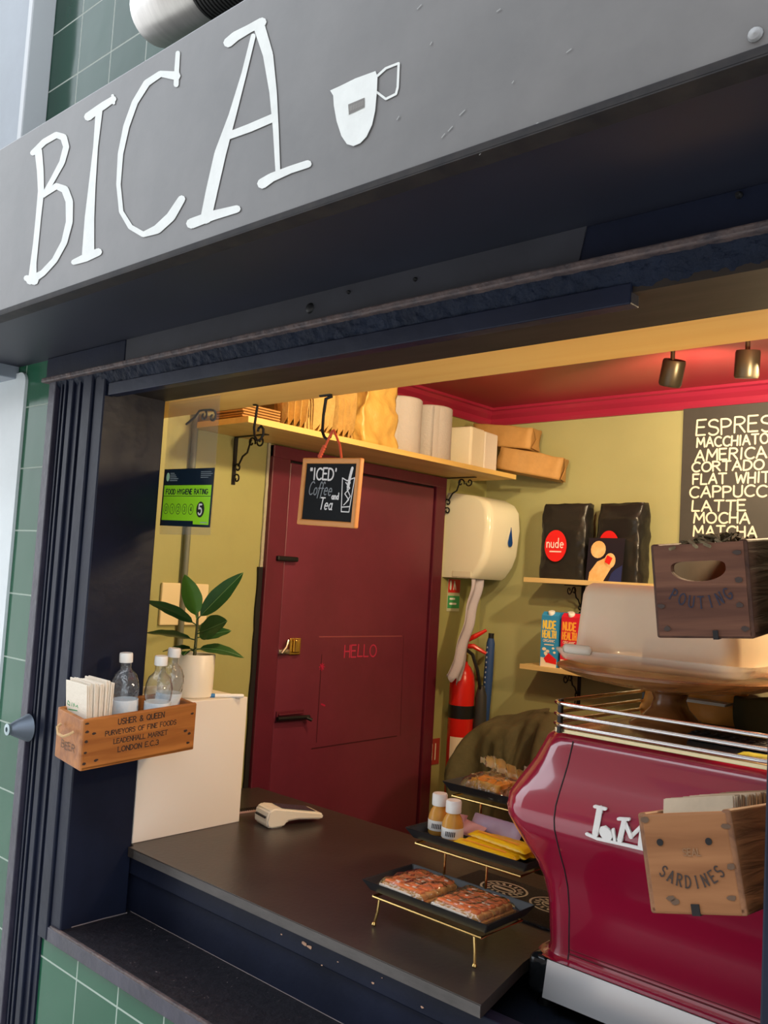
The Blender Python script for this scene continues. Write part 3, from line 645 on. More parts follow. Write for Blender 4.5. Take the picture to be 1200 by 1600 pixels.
# ================================================================== SCROLL BRACKETS
def spiral(c, r0, r1, a0, a1, n=22):
    return [(c[0]+(r0+(r1-r0)*i/n)*math.cos(math.radians(a0+(a1-a0)*i/n)), c[1]+(r0+(r1-r0)*i/n)*math.sin(math.radians(a0+(a1-a0)*i/n))) for i in range(n+1)]
def bracket(name, label, loc, rz, W=.15, H=.15, group=None):
    """wall at local x=0, arm along +x under the shelf at z=0, leg down"""
    t = thing(name, label, 'bracket', loc, (0, 0, rz), group)
    f = lambda u, v: Vector((u, 0, v))
    MB().box((0, -.007, -H), (.003, .007, 0)).box((0, -.007, -.003), (W, .007, 0)).build('frame', IRON, t)
    m = MB()
    pts = spiral((W*.80, -.020), .004, .017, 200, -170)[::1]
    m.tube([f(*p) for p in pts], .0028, 6)
    m.tube([f(*p) for p in spiral((.52*W, -.022), .004, .018, 340, -20+0)], .0028, 6)
    m.tube([f(.50*W, -.012), f(.40*W, -.35*H), f(.26*W, -.42*H), f(.13*W, -.62*H)], .0032, 6)
    m.tube([f(*p) for p in spiral((.018, -.66*H), .004, .015, 200, 520)], .0028, 6)
    m.tube([f(*p) for p in spiral((.017, -.88*H), .004, .015, -200, 140)], .0028, 6)
    m.build('scrollwork', IRON, t, True)
    return t
SHZ = 2.030
bracket('shelf_bracket', 'black scroll bracket under the high shelf left of the red door', (WX, 1.73, SHZ), 0)
bracket('shelf_bracket', 'black scroll bracket under the high shelf beside the towel dispenser', (WX, 2.79, SHZ), 0)
bracket('shelf_bracket', 'black scroll bracket under the shelf of black coffee bags', (-1.735, BY, 1.632), -PI/2, .13, .13)
bracket('shelf_bracket', 'black scroll bracket under the shelf of milk cartons', (-1.735, BY, 1.303), -PI/2, .13, .13)

# ================================================================== SHELVES
tag(MB().box((WX, 1.565, SHZ), (-1.955, 2.905, SHZ+.018), .001).build('high_shelf', SHELFW), 'long yellow pine shelf high above the red door', 'shelf')
tag(MB().box((-1.90, 2.905, 1.634), (-1.15, BY, 1.652), .001).build('wall_shelf', SHELFX), 'short pine shelf carrying black coffee bags on back wall', 'shelf')
tag(MB().box((-1.90, 2.905, 1.305), (-1.15, BY, 1.323), .001).build('wall_shelf', SHELFX), 'short pine shelf carrying milk cartons on back wall', 'shelf')

# ================================================================== HIGH SHELF ITEMS
ST = SHZ+.018
def crumple(p, s, amp, seed=0): return p+Vector((noise.noise(p*s+Vector((seed, 0, 0))), noise.noise(p*s+Vector((0, seed+9, 0))), noise.noise(p*s+Vector((0, 4, seed+17)))))*amp
def crumpled_box(a, b, n=14, amp=.008, s=18, seed=0, fold=0, M=None, mi=0, mb=None, bev=.01):
    mb = mb or MB(); bm = bmesh.new(); bmesh.ops.create_cube(bm, size=1)
    bmesh.ops.subdivide_edges(bm, edges=bm.edges[:], cuts=n, use_grid_fill=True)
    a = Vector(a); b = Vector(b)
    for v in bm.verts:
        p = Vector([a[i]+(v.co[i]+.5)*(b[i]-a[i]) for i in range(3)])
        q = crumple(p, s, amp, seed); q = crumple(q, s*2.7, amp*.45, seed+3)
        if abs(v.co.z+.5) < 1e-4: q.z = p.z
        q.z = max(q.z, a.z)
        v.co = q
    return mb.addbm(bm, mi, M)
# moulded cup carriers (stacked, standing on edge)
def carrier_mesh(seed):
    m = MB(); W, H = .092, .155; N = 8
    for k in range(5):
        top = []; bot = []
        for i in range(N+1):
            y = (i/N-.5)*W; up = i % 2
            x = .040-.013*k+(.026 if up else 0)
            top.append(Vector((x*.9, y*1.05, H+.004*k))); bot.append(Vector((x*.55+(.012 if up else 0), y*.86, .002+(.026 if up else 0))))
        mid = [b*.45+t_*.55+Vector((.006, 0, 0)) for b, t_ in zip(bot, top)]
        vs = bot+mid+top; n = N+1
        m.add(vs, [[r*n+i, r*n+i+1, (r+1)*n+i+1, (r+1)*n+i] for r in range(2) for i in range(N)])
    m.add([Vector((-.03, -.045, .003)), Vector((-.03, .045, .003)), Vector((-.026, .045, .15)), Vector((-.026, -.045, .15))], [[0, 1, 2, 3]])
    return m
cc = None
for i, (y, rz, h) in enumerate(((1.80, -.35, 0), (1.90, .15, 0), (2.005, -.25, 0))):
    labs = ('stack of brown moulded cup carriers above the first hook, leftmost on high shelf', 'stack of brown moulded cup carriers in the middle of three on the high shelf', 'stack of brown moulded cup carriers beside the crinkled paper bag')
    if cc is None:
        cc = thing('cup_carrier_stack', labs[0], 'cup carrier', (-2.04, y, ST), (0, -.12, rz), 'cup carriers on the high shelf')
        carrier_mesh(0).build('moulded_trays', KRAFTL, cc)
        m = MB()
        for k in range(4): m.box((-.03+.012*k, -.046, .0), (-.024+.012*k, .046, .03+.006*k))
        m.build('tray_rims', KRAFTL, cc)
    else: dup(cc, (-2.04, y, ST), (0, -.12, rz), labs[i])
# flat folded kraft bags left end
m = MB()
for k in range(6): m.box((-.07+.004*(k % 2), -.075+.006*random.random(), k*.008), (.07, .07, k*.008+.006), .002)
o = m.build('flat_bag_pile', KRAFT); o.location = (-2.08, 1.66, ST); tag(o, 'low pile of flat brown bags at near end of the high shelf', 'paper bags')
# crinkled kraft bag
o = crumpled_box((-.075, -.075, 0), (.065, .085, .235), 16, .02, 14, 3).build('paper_bag', mat('shiny_kraft', (.62, .38, .10), .38, noise_amt=.12, bump=.5, bscale=25), smooth='all')
o.location = (-2.06, 2.15, ST); tag(o, 'crinkled golden brown paper bag beside the white paper rolls', 'paper bag')
# rolls
rr = None
for i, (y, r, lab) in enumerate(((2.33, .078, 'grey white paper towel roll next to the crinkled paper bag'), (2.505, .077, 'grey white paper towel roll next to the white towel block'))):
    t = thing('paper_towel_roll', lab, 'paper roll', (-2.07, y, ST), (0, 0, i*.4), 'paper towel rolls on the high shelf')
    def wob(a, z): return 1+.008*math.sin(3*a)+.01*noise.noise(Vector((math.cos(a)*3, math.sin(a)*3, z*4)))
    MB().lathe([(.02, 0), (r-.003, 0), (r, .004), (r, .196), (r-.004, .2), (.02, .2), (.02, .19)], n=40, wob=wob).build('paper_sheet', PAPERW, t, True)
    MB().lathe([(.019, .004), (.0195, .2), (.017, .2), (.017, .004)], n=20).build('cardboard_core', CARD, t, True)
    MB().grid(lambda u, v: Vector(((r+.002+.010*u)*math.cos(-.9-u*.28), (r+.002+.010*u)*math.sin(-.9-u*.28), .003+v*.19)), 6, 4).build('loose_end', PAPERW, t, 'all')
# white towel block
t = thing('towel_block', 'cream white block of folded towels on the high shelf beside the rolls', 'paper towels', (-2.07, 2.72, ST), (0, 0, .10))
MB().box((-.095, -.1, 0), (.085, .0, .15), .008).build('folded_towels', PAPERC, t)
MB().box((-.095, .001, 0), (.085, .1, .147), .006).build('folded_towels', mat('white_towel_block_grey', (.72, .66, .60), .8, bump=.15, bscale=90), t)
# kraft packs
def kraft_pack(loc, rot, size, label):
    t = thing('kraft_parcel', label, 'parcel', loc, rot, 'brown paper packs at the end of the high shelf')
    L, Wd, H = size
    crumpled_box((-L/2, -Wd/2, 0), (L/2, Wd/2, H), 10, .005, 16, L*9).build('wrapping_paper', KRAFT, t, 'all')
    f = lambda u, v, d: Vector((L/2+.004+d, u, v))
    m = MB().prism([(-Wd/2+.004, .004), (Wd/2-.004, .004), (0.0, H*.62)], f, .003).prism([(-Wd/2+.004, H-.004), (Wd/2-.004, H-.004), (0, H*.45)], lambda u, v, d: Vector((L/2+.002+d, u, v)), .002)
    m.build('folded_flap', KRAFT, t)
kraft_pack((-1.925, 2.955, ST+.002), (0, .17, .38), (.25, .11, .088), 'brown paper wrapped pack overhanging the end of the high shelf')
kraft_pack((-2.045, 2.945, ST+.115), (0, .10, .25), (.25, .11, .085), 'brown paper wrapped pack lying on top of the other pack')

# ================================================================== HOOKS, ICED BOARD
t = thing('ceiling_hook', 'black iron hook under the beam holding the iced coffee board', 'hook', (-1.477, 1.40, ZL))
MB().tube([(-.016, 0, 0), (.02, 0, -.001), (.022, 0, -.006), (0.004, 0, -.010), (-.001, 0, -.05), (-.001, 0, -.085), (.006, 0, -.098), (.016, 0, -.104), (.026, 0, -.100), (.032, 0, -.088)], [.004, .004, .004, .004, .0035, .0035, .0035, .0035, .003, .002], 8).build('iron_rod', IRON, t, True)
t = thing('ceiling_hook', 'black iron scroll hook under the beam left of the iced coffee board', 'hook', (-1.722, 1.40, ZL))
MB().tube([(-.01, 0, 0), (.005, 0, -.004), (.002, 0, -.03), (-.002, 0, -.06), (.002, 0, -.08), (.014, 0, -.093), (.027, 0, -.09), (.035, 0, -.078), (.034, 0, -.065), (.025, 0, -.057), (.016, 0, -.062), (.014, 0, -.07)], .0032, 8).build('iron_rod', IRON, t, True)
# scroll ornament behind the clear sheet
t = thing('scroll_hanger', 'black iron double scroll under the beam behind the clear sheet', 'bracket', (-1.915, 1.385, ZL))
f = lambda u, v: Vector((u, 0, v))
m = MB(); m.tube([f(-.075, -.034), f(-.04, -.018), f(-.02, -.002), f(0, -.001)]+[f(*p) for p in spiral((.0, -.016), .015, .004, 90, -250)], .003, 6)
m.tube([f(0, -.002), f(.03, -.004)]+[f(*p) for p in spiral((.038, -.022), .017, .004, 100, -260)], .003, 6)
m.build('scrollwork', IRON, t, True)
bp_ = at(511, 768, 'y', 1.395)
t = thing('chalkboard_sign', 'small wood framed chalkboard reading ICED coffee and tea hanging from hook', 'sign', (bp_.x, 1.40, bp_.z-.0785), (0, math.radians(2.6), 0))
W2, H2 = .0935, .155
m = MB(); q = .013
m.box((-W2, -.007, 0), (W2, .007, q), .003).box((-W2, -.007, H2-q), (W2, .007, H2), .003).box((-W2, -.0068, q*.5), (-W2+q, .0068, H2-q*.5), .003).box((W2-q, -.0068, q*.5), (W2, .0068, H2-q*.5), .003)
m.build('wooden_frame', FRAMEW, t)
MB().box((-W2+.01, -.003, .01), (W2-.01, .004, H2-.01)).build('slate', BOARDB, t)
fb = lambda u, v, d: Vector((u, -.0036-d, v))
m = text(MB(), '"ICED\'', fb, -.066, .105, .026, .0042, jit=.03, fit=.085); 
m.build('chalk_writing', CHALKW, t)
m = text(MB(), 'Coffee', fb, -.066, .070, .030, .0026, jit=.03, shear=.25, fit=.075); m.build('chalk_writing', CHALKG, t)
m = text(MB(), 'and', fb, .012, .062, .014, .0030, fit=.022); text(m, 'Tea', fb, -.026, .038, .026, .0032, fit=.042, shear=.2); m.build('chalk_writing', CHALKW, t)
m = MB()
for s in ([(.040, .110), (.046, .035), (.070, .035), (.078, .110)], [(.040, .110), (.055, .104), (.078, .111)], [(.047, .045), (.070, .047)], [(.052, .100), (.066, .088), (.052, .075), (.066, .062), (.052, .05)], [(.066, .1), (.058, .085), (.070, .07), (.058, .055)]):
    m.ribbon(s, fb, .0026)
m.ribbon([(.060, .09), (.064, .115), (.068, .132)], fb, .008); m.build('chalk_drawing', CHALKW, t)
sx_ = .0
MB().tube([(-.040, -.004, H2-.002), (-.022, -.003, H2+.034), (-.008, -.002, H2+.062)], .0028, 8).tube([(.032, -.004, H2-.002), (.018, 0, H2+.03), (-.006, 0, H2+.064), (-.012, 0, H2+.060)], .0028, 8).build('hanging_cord', ROSE, t, True)
m = MB()
for k in range(5): m.lathe([(0, 0), (.0048, .0), (.0048, .006), (0, .006)], n=8, M=T(-.039+.003*k, -.004, H2+.001+.0055*k))
m.build('cord_knot', ROSE, t)

# ================================================================== CLEAR SHEET + RATING STICKER
t = thing('clear_sheet', 'clear plastic sheet hanging in the hatch behind the rating sticker', 'screen', (-1.83, 1.285, ZL))
MB().box((-.095, -.001, -.335), (.113, .001, 0)).build('plastic_sheet', GLASSY, t)
t = thing('rating_sticker', 'green and navy food hygiene rating sticker on the clear sheet', 'sticker', (-1.820, 1.2825, 1.715), (0, .02, 0))
MB().box((-.1025, -.0008, 0), (.1025, .0008, .142)).build('sticker_back', NAVYPR, t)
fs = lambda u, v, d: Vector((u, -.0012-d, v)); fs2 = lambda u, v, d: Vector((u, -.0017-d, v))
MB().prism([(-.096, .014), (.036, .014), (.036, .006), (.098, .006), (.098, .101), (-.096, .101)], fs, .0002).build('lime_panel', LIME, t)
m = text(MB(), 'FOOD HYGIENE RATING', fs2, -.086, .079, .012, .0024, fit=.172)
m.ribbon([(-.095, .074), (.098, .074)], fs2, .0012)
for i in range(5):
    cx = -.080+i*.026; m.ribbon(_arc(cx, .042, .0095, .0125, 0, 360, 16), fs2, .0012); text(m, '01234'[i], fs2, cx-.003, .0365, .011, .0014, fit=.006)
m.build('dark_print', NAVYPR, t)
MB().prism(_arc(.062, .042, .0155, .019, 0, 350, 22), fs2, .0002).build('number_disc', DARKINK, t)
text(MB(), '5', lambda u, v, d: Vector((u, -.0022-d, v)), .056, .030, .024, .0045, fit=.012).build('number', WHITEC, t)
m = MB().prism(_arc(-.084, .122, .007, .011, 0, 340, 12), fs, .0002)
m.build('leaf_mark', mat('pale_green_print', (.45, .75, .5), .5), t)
m = MB()
for i, L in enumerate((.016, .022, .026, .034, .03)): m.ribbon([(-.074, .131-i*.0045), (-.074+L, .131-i*.0045)], fs, .0018)
for i, L in enumerate((.04, .046, .04, .03)): m.ribbon([(.052, .133-i*.0045), (.052+L, .133-i*.0045)], fs, .0012)
m.ribbon([(.066, .011), (.092, .011)], fs2, .002)
m.build('small_print', mat('grey_print', (.35, .42, .45), .5), t)

# ================================================================== CONDUIT, SWITCH PLATE
m = MB().tube([(WX+.012, 1.566, 2.2), (WX+.012, 1.566, 1.9), (WX+.012, 1.567, 1.7), (WX+.012, 1.568, 1.20)], .0095, 12)
tag(m.build('conduit_pipe', CONDUIT, smooth=True), 'grey conduit pipe running down the olive wall behind the plant', 'pipe')
tag(MB().box((WX, 1.495, 1.445), (WX+.010, 1.660, 1.568), .003).build('cover_plate', mat('cream_plate', (.80, .66, .40), .45)), 'square cream cover plate on the olive wall behind the plant', 'cover plate')
# ================================================================== WHITE BOX, PLANT, MARKER
ZW = 1.272
tag(MB().box((WX+.002, 1.272, ZC), (-1.922, 1.604, ZW), .002).build('white_plinth', WHITEM), 'tall white box on the counter under the potted plant', 'box')
pp = (-1.995, 1.470, ZW)
t = thing('potted_plant', 'rubber plant with dark oval leaves in white pot on white box', 'plant', pp)
MB().lathe([(.0, 0), (.050, 0), (.0545, .004), (.056, .112), (.0545, .114), (.052, .112), (.051, .095), (0, .095)], n=36).build('pot', PORCE, t, True)
MB().lathe([(.0, .099), (.051, .097)], n=24).build('soil', SOIL, t)
stm = MB().tube([(0, 0, .095), (.002, 0, .15), (-.002, .003, .2), (0, 0, .225)], [.005, .004, .0035, .003], 8).build('stem', STEM, t, True)
def leaf(az, el, L, Wd, z0, m=LEAF, roll=0, bend=.25):
    mb = MB()
    def fn(u, v):
        x = L*u; wv = Wd*math.sin(PI*min(1, u**.85))**.75*(1-.12*u); y = (v-.5)*wv
        z = -bend*L*u*u + .18*abs(y) + .002*math.sin(u*20)*abs(v-.5)
        return Vector((x, y, z))
    mb.grid(lambda u, v: fn(u, v)+Vector((.012, 0, 0)), 12, 6)
    mb.grid(lambda u, v: fn(u, v)+Vector((.012, 0, -.0008)), 12, 6)
    mb.tube([(0, 0, 0), (.013, 0, 0)], .0018, 6, mi=0)
    mb.tube([fn(u/8, .5)+Vector((.012, 0, .0006)) for u in range(9)], .0011, 5, mi=1)
    M = T(0, 0, z0) @ RZ(math.radians(az)) @ RY(-math.radians(el)) @ RX(math.radians(roll))
    mb.v = [M @ v for v in mb.v]
    mb.build('leaf', [m, mat('leaf_rib', (.10, .20, .06), .4)], t, 'all')
# image right is about azimuth 42 deg; image left 222; towards camera -48
leaf(222+15, 72, .115, .062, .205, LEAFL, 60, .05)
leaf(42, 50, .165, .055, .205, LEAF, 75, .05)
leaf(222, 30, .135, .040, .19, LEAF, 60, .25)
leaf(10, 22, .105, .075, .165, LEAF, 65, .0)
leaf(222, 12, .12, .045, .150, LEAF, 30, .15)
leaf(42, 8, .115, .048, .125, LEAF, 30, .35)
leaf(42, 18, .085, .04, .155, LEAF, 50, .1)
leaf(100, 25, .11, .05, .17, LEAF, 0, .2)
leaf(250, 5, .075, .05, .125, LEAF, 20, .2)
leaf(300, 10, .07, .04, .12, LEAF, 20, .3)
p = at(345, 1079, 'z', ZW+.006)
t = thing('marker_pen', 'white marker pen with a blue end lying beside the plant pot', 'pen', (-1.93, 1.545, ZW+.0055), (0, PI/2, .5))
t.rotation_euler = Euler((0, PI/2, math.radians(60)))
MB().lathe([(0, -.045), (.005, -.045), (.0055, -.04), (.0055, .035), (.004, .04), (0, .04)], n=14).build('barrel', WHITEC, t, True)
MB().lathe([(0, -.06), (.0052, -.06), (.0057, -.045), (.0057, -.038)], n=14).build('cap', mat('blue_cap', (.04, .2, .5), .4), t, True)

# ================================================================== CRATES
def crate(name, label, loc, rot, size, wall, m_side, m_end, m_dark, hand=None, floor=.01):
    t = thing(name, label, 'crate', loc, rot)
    W, L, H = size; w2, l2 = W/2, L/2
    MB().box((-w2, -l2+.0, 0), (w2, l2, floor), .003).build('bottom_board', m_side, t)
    for s in (-1, 1): MB().box((s*w2, -l2, 0), (s*(w2-wall), l2, H), .0035, seg=3).build('side_board', m_side, t)
    for s in (-1, 1):
        if s == -1 and hand:
            # end board with hand slot: build as grid with hole
            bm = bmesh.new(); outer = [(-w2+wall*.4, 0.003), (w2-wall*.4, .003), (w2-wall*.4, H-.002), (-w2+wall*.4, H-.002)]
            cx, cz, hw, hh, curve = hand
            hole = []
            for i in range(36):
                a = 2*PI*i/36; c_, s_ = math.cos(a), math.sin(a); x = hw*math.copysign(abs(c_)**.85, c_)
                hole.append((cx+x, cz+curve*(x/hw)**2+hh*math.copysign(abs(s_)**.7, s_)))
            vo = [bm.verts.new((x, 0, z)) for x, z in outer]; vh = [bm.verts.new((x, 0, z)) for x, z in hole]
            ed = [bm.edges.new((vo[i], vo[(i+1) % 4])) for i in range(4)]+[bm.edges.new((vh[i], vh[(i+1) % len(vh)])) for i in range(len(vh))]
            bmesh.ops.triangle_fill(bm, use_beauty=True, edges=ed)
            g = bmesh.ops.extrude_face_region(bm, geom=bm.faces[:]); 
            for v in g['geom']:
                if isinstance(v, bmesh.types.BMVert): v.co.y += wall
            MB().addbm(bm, 0, T(0, -l2-.0005, 0)).build('end_board', m_end, t)
        else:
            MB().box((-w2+wall*.4, s*(l2+.0005), 0), (w2-wall*.4, s*(l2-wall), H-.002), .003).build('end_board', m_end, t)
    return t
def nails(t, pts, axis, off, r=.0022, m=INK):
    mb = MB()
    for (u, v) in pts:
        poly = [(u+r*1.6*math.cos(k*PI/4)*random.uniform(.7, 1.3), v+r*math.sin(k*PI/4)*random.uniform(.7, 1.3)) for k in range(8)]
        mb.prism(poly, (lambda a, b, d: Vector((off+d, a, b))) if axis == 'x' else (lambda a, b, d: Vector((a, off-d, b))), .0003)
    mb.build('nail_marks', m, t)
# left crate
c1 = crate('wooden_crate', 'orange wooden crate of bottles and napkins on the left jamb', (-1.8495, 1.189, 1.177), (math.radians(3.8), math.radians(5.8), math.radians(-1.1)), (.121, .292, .114), .011, CRATE, CRATE, INK)
fc = lambda u, v, d: Vector((.0608+d, u, v))
m = text(MB(), 'USHER & QUEEN', fc, -.062, .092, .0125, .0021, serif=.12, fit=.118)
text(m, 'PURVEYORS OF FINE FOODS', fc, -.092, .0705, .0105, .0018, serif=.1, fit=.182)
text(m, 'LEADENHALL MARKET', fc, -.070, .0495, .0105, .0018, serif=.1, fit=.138)
text(m, 'LONDON E.C.3', fc, -.058, .029, .0115, .0020, serif=.1, fit=.104)
m.build('printed_lettering', INK, c1)
nails(c1, [(-.138, .105), (-.136, .086), (-.137, .065), (-.137, .04), (-.138, .016), (-.11, .019), (.13, .042), (.128, .02), (.134, .09), (.118, .05), (-.12, .08)], 'x', .0606, .0030)
fe = lambda u, v, d: Vector((u, -.1472-d, v))
m = text(MB(), 'BEER', fe, -.03, .032, .016, .0016, fit=.06, jit=.1)
m.build('faded_stamp', INKF, c1)
MB().tube([(-.030, -.151, .083), (-.028, -.160, .078), (-.012, -.166, .068), (.012, -.166, .068), (.028, -.160, .076), (.030, -.151, .081)], .0032, 8).build('rope_handle', ROPE, c1, True)
# napkins
nk = None
C1 = Matrix.Translation(c1.location) @ c1.rotation_euler.to_matrix().to_4x4()
for i in range(15):
    loc = C1 @ Vector((-.006+random.uniform(-.002, .002), -.124+.0036*i, .036))
    rot = (.10-.008*i+random.uniform(-.006, .006), .03+random.uniform(-.02, .02), random.uniform(-.02, .02))
    if nk is None:
        nk = tag(MB().box((-.046, -.0015, 0), (.046, .0015, .142), .0013).build('paper_napkin', NAPK), 'front white napkin with green print in the orange crate', 'napkin', 'napkins in the orange crate')
        nk.location = loc; nk.rotation_euler = rot
        gp = MB()
        fnp = lambda u, v, d: Vector((u, -.0017-d, v))
        for pts in ([(-.012, .070), (-.018, .074), (-.020, .066), (-.012, .064), (-.012, .070)], [(-.006, .064), (-.004, .072)], [(.0, .064), (.002, .072), (.006, .066)], [(.010, .066), (.014, .070), (.016, .065)], [(-.016, .055), (.014, .058)]): gp.ribbon([(a*1.3-.012, b+.022) for a, b in pts], fnp, .0022)
        gp.build('green_print', GREENP, nk)
    else:
        o = nk.copy(); COL.objects.link(o); o.location = loc+Vector((0, 0, random.uniform(-.003, .004))); o.rotation_euler = rot
        o['label'] = 'white folded napkin in the stack behind the printed one, orange crate'
# three water bottles
def water_bottle(locl, lab, rz):
    t = thing('water_bottle', lab, 'bottle', C1 @ Vector(locl), (math.radians(3.5), 0, rz), 'water bottles in the orange crate')
    pr = [(0, .003), (.018, 0), (.0255, .004), (.0275, .012), (.0275, .03), (.026, .034), (.0275, .038), (.0275, .062), (.0255, .066), (.0275, .070), (.0275, .085), (.0255, .09), (.0265, .094), (.0285, .102), (.0290, .118), (.0275, .134), (.0225, .150), (.0150, .160), (.0125, .165), (.0125, .176), (.0140, .177), (.0140, .180), (.0118, .181), (.0118, .19)]
    pr = [(r*1.12 if z < .16 else r, z) for r, z in pr]; inner = [(0, .19)]
    MB().lathe(pr+inner, n=28, wob=lambda a, z: 1+(.018*math.sin(5*a+z*60) if .09 < z < .15 else 0)).build('bottle_body', PETM, t, 'all')
    MB().lathe([(.0150, .178), (.0155, .179), (.0155, .197), (.0143, .200), (0, .200)], n=24).build('cap', WHITEC, t, True)
    MB().lathe([(.0312, .040), (.0312, .092)], n=28).build('label_band', WATER, t, True)
    return t
water_bottle((-.017, .000, .030), 'clear water bottle next to the napkins in the orange crate', .3)
water_bottle((.022, .060, .026), 'clear water bottle in front, the middle one in the orange crate', 1.1)
water_bottle((-.019, .112, .032), 'clear water bottle nearest the plant pot in the orange crate', 2.0)

# POUTING crate
c2 = crate('wooden_crate', 'dark brown wooden crate with hand slot stamped POUTING', (-.449, 1.224, 1.581), (math.radians(5), math.radians(-4.5), math.radians(2.2)), (.12, .29, .118), .011, CRATED, CRATEDF, INK, hand=(-.001, .082, .034, .0125, .004))
fe2 = lambda u, v, d: Vector((u, -.1462-d, v))
arc_text(MB(), 'POUTING', fe2, -.0, .105, .068, .014, .0017, span=66).build('stamped_lettering', mat('navy_ink', (.012, .012, .03), .6), c2)
nails(c2, [(.048, .103), (.047, .07), (.046, .04), (-.05, .04), (-.045, .012), (.05, .012)], 'y', -.1462, .003)
MB().box((-.0475, -.125, .012), (-.0465, .13, .112)).build('lit_liner', mat('lit_inside_wood', (.34, .25, .16), .7, noise_amt=.2), c2)  # added liner, its paler colour standing in for light inside the crate
MB().box((.012, -.1475, -.001), (.018, -.136, .010)).build('bottom_slot', GAP, c2)
m = MB()
for k in range(60):
    a = random.uniform(0, 2*PI); r = random.uniform(0, .03); x, y = -.0+r*math.cos(a)*1.2, -.07+r*math.sin(a)*2
    m.tube([(x, y, .105), (x+random.uniform(-.015, .015), y+random.uniform(-.03, .03), .128-r*.3), (x+random.uniform(-.02, .02), y+random.uniform(-.04, .04), .120-r*.3)], .0022, 5)
o = m.build('twine_bundle', mat('dark_straw', (.16, .12, .06), .8, noise_amt=.5, nscale=40), smooth=True)
o.matrix_world = Matrix.Translation(c2.location) @ c2.rotation_euler.to_matrix().to_4x4(); tag(o, 'tangled brown twine sticking out of the dark POUTING crate', 'twine', kind='stuff')

# SARDINES crate with cards
c3 = crate('wooden_crate', 'tan wooden crate stamped SARDINES with two holes, full of cards', (-.449, 1.232, 1.222), (math.radians(-6.2), math.radians(-13.7), math.radians(3.2)), (.12, .28, .119), .012, CRATEM, CRATEMF, INK)
fe3 = lambda u, v, d: Vector((u, -.1412-d, v))
arc_text(MB(), 'SARDINES', fe3, -.0, .092, .062, .0135, .0018, span=78).build('stamped_lettering', INK, c3)
m = MB()
for u in (-.034, .028): m.lathe([(0, 0), (.0042, 0), (.0042, .0006), (0, .0006)], n=16, M=T(u, -.1411, .083) @ RX(PI/2))
m.build('drilled_hole', GAP, c3)
nails(c3, [(-.03, .018), (-.026, .014), (.05, .055), (.052, .10), (.045, .02), (-.05, .11)], 'y', -.1412, .0035, INKF)
MB().box((-.006, -.1425, -.001), (.004, -.131, .012)).build('bottom_slot', GAP, c3)
text(MB(), 'SEAL', fe3, -.006, .067, .008, .0013, fit=.022).build('faint_stamp', mat('very_faint_ink', (.22, .11, .05), .6), c3)
C3 = Matrix.Translation(c3.location) @ c3.rotation_euler.to_matrix().to_4x4()
cd = None
NC = 50
CARD2 = mat('brown_card_dark', (.26, .19, .12), .8)
CARD3 = mat('white_card', (.62, .56, .46), .7)
for i in range(NC):
    y = -.118+.0048*i
    loc = C3 @ Vector((-.0 + random.uniform(-.002, .002), y, .052+random.uniform(-.0012, .0012)))
    R = (c3.rotation_euler.to_matrix() @ Euler((math.radians(-24), 0, random.uniform(-.02, .02))).to_matrix()).to_euler()
    if cd is None:
        cd = tag(MB().box((-.046, -.0013, 0), (.046, .0013, .088), .0004).build('loyalty_card', [CARD]), 'small brown card filed upright in the SARDINES crate', 'card', 'brown cards in the SARDINES crate')
        cd.location = loc; cd.rotation_euler = R
        cdm = []
        for mm in (CARD3, CARD2):
            d_ = cd.data.copy(); d_.materials[0] = mm; cdm.append(d_)
    else:
        o = cd.copy(); COL.objects.link(o); o.location = loc; o.rotation_euler = R
        if i < 2 or i % 3 == 1:
            o.data = cdm[0] if i < 2 else cdm[1]

# ================================================================== CARD READER, RIBBED STRIP, MAT
t = thing('card_reader', 'white card payment reader lying face up on the counter', 'card reader', (-1.838, 1.715, ZC), (0, 0, math.radians(77)))
# local +x = long axis pointing away from camera left; printer end at -x
pr = [(-.09, .004), (-.094, .018), (-.088, .045), (-.072, .052), (.07, .028), (.082, .022), (.084, .014), (.076, .009), (.0, .016), (-.030, .014), (-.042, .001), (-.08, .0)]
bm = bmesh.new()
vs1 = [bm.verts.new((x, -.038, z)) for x, z in pr]; vs2 = [bm.verts.new((x, .038, z)) for x, z in pr]
n = len(pr)
bm.faces.new(vs1); bm.faces.new(vs2[::-1])
for i in range(n): bm.faces.new((vs1[i], vs2[i], vs2[(i+1) % n], vs1[(i+1) % n]))
bmesh.ops.recalc_face_normals(bm, faces=bm.faces)
bmesh.ops.bevel(bm, geom=bm.edges[:], offset=.004, segments=3, affect='EDGES')
MB().addbm(bm).build('reader_body', CARDR, t, True)
sl = (.028-.052)/(.142)
f = lambda u, v, d: Vector((u, v, .052+sl*(u+.072)+.0008+d))
MB().prism([(-.045, -.029), (.060, -.029), (.060, .029), (-.045, .029)], f, .0008).build('screen', SCREEN, t)
MB().box((-.0955, -.027, .026), (-.088, .027, .031)).build('card_slot', DARKINK, t)
p = at(392, 1250, 'z', ZC)
t = tag(MB().box((-.05, -.012, 0), (.05, .012, .006), .001).build('ribbed_strip', mat('rose_strip', (.42, .28, .26), .5)), 'small pinkish ribbed strip on the counter behind the white box', 'strip')
t.location = (-1.985, 1.70, ZC); t.rotation_euler = (0, 0, math.radians(80))
m = MB()
for k in range(14): m.box((-.047+k*.007, -.0122, .006), (-.044+k*.007, .0122, .0085))
m.build('ridge', BLACKP, t)
o = thing('rubber_mat', 'black rubber bar mat with round pale logos under the tray stand', 'mat', (-1.06, 1.70, ZC), (0, 0, 0))
MB().box((-.20, -.09, 0), (.12, .10, .005), .002).build('mat_base', RUBBER, o)
m = MB(); fm = lambda u, v, d: Vector((u, v, .0055+d))
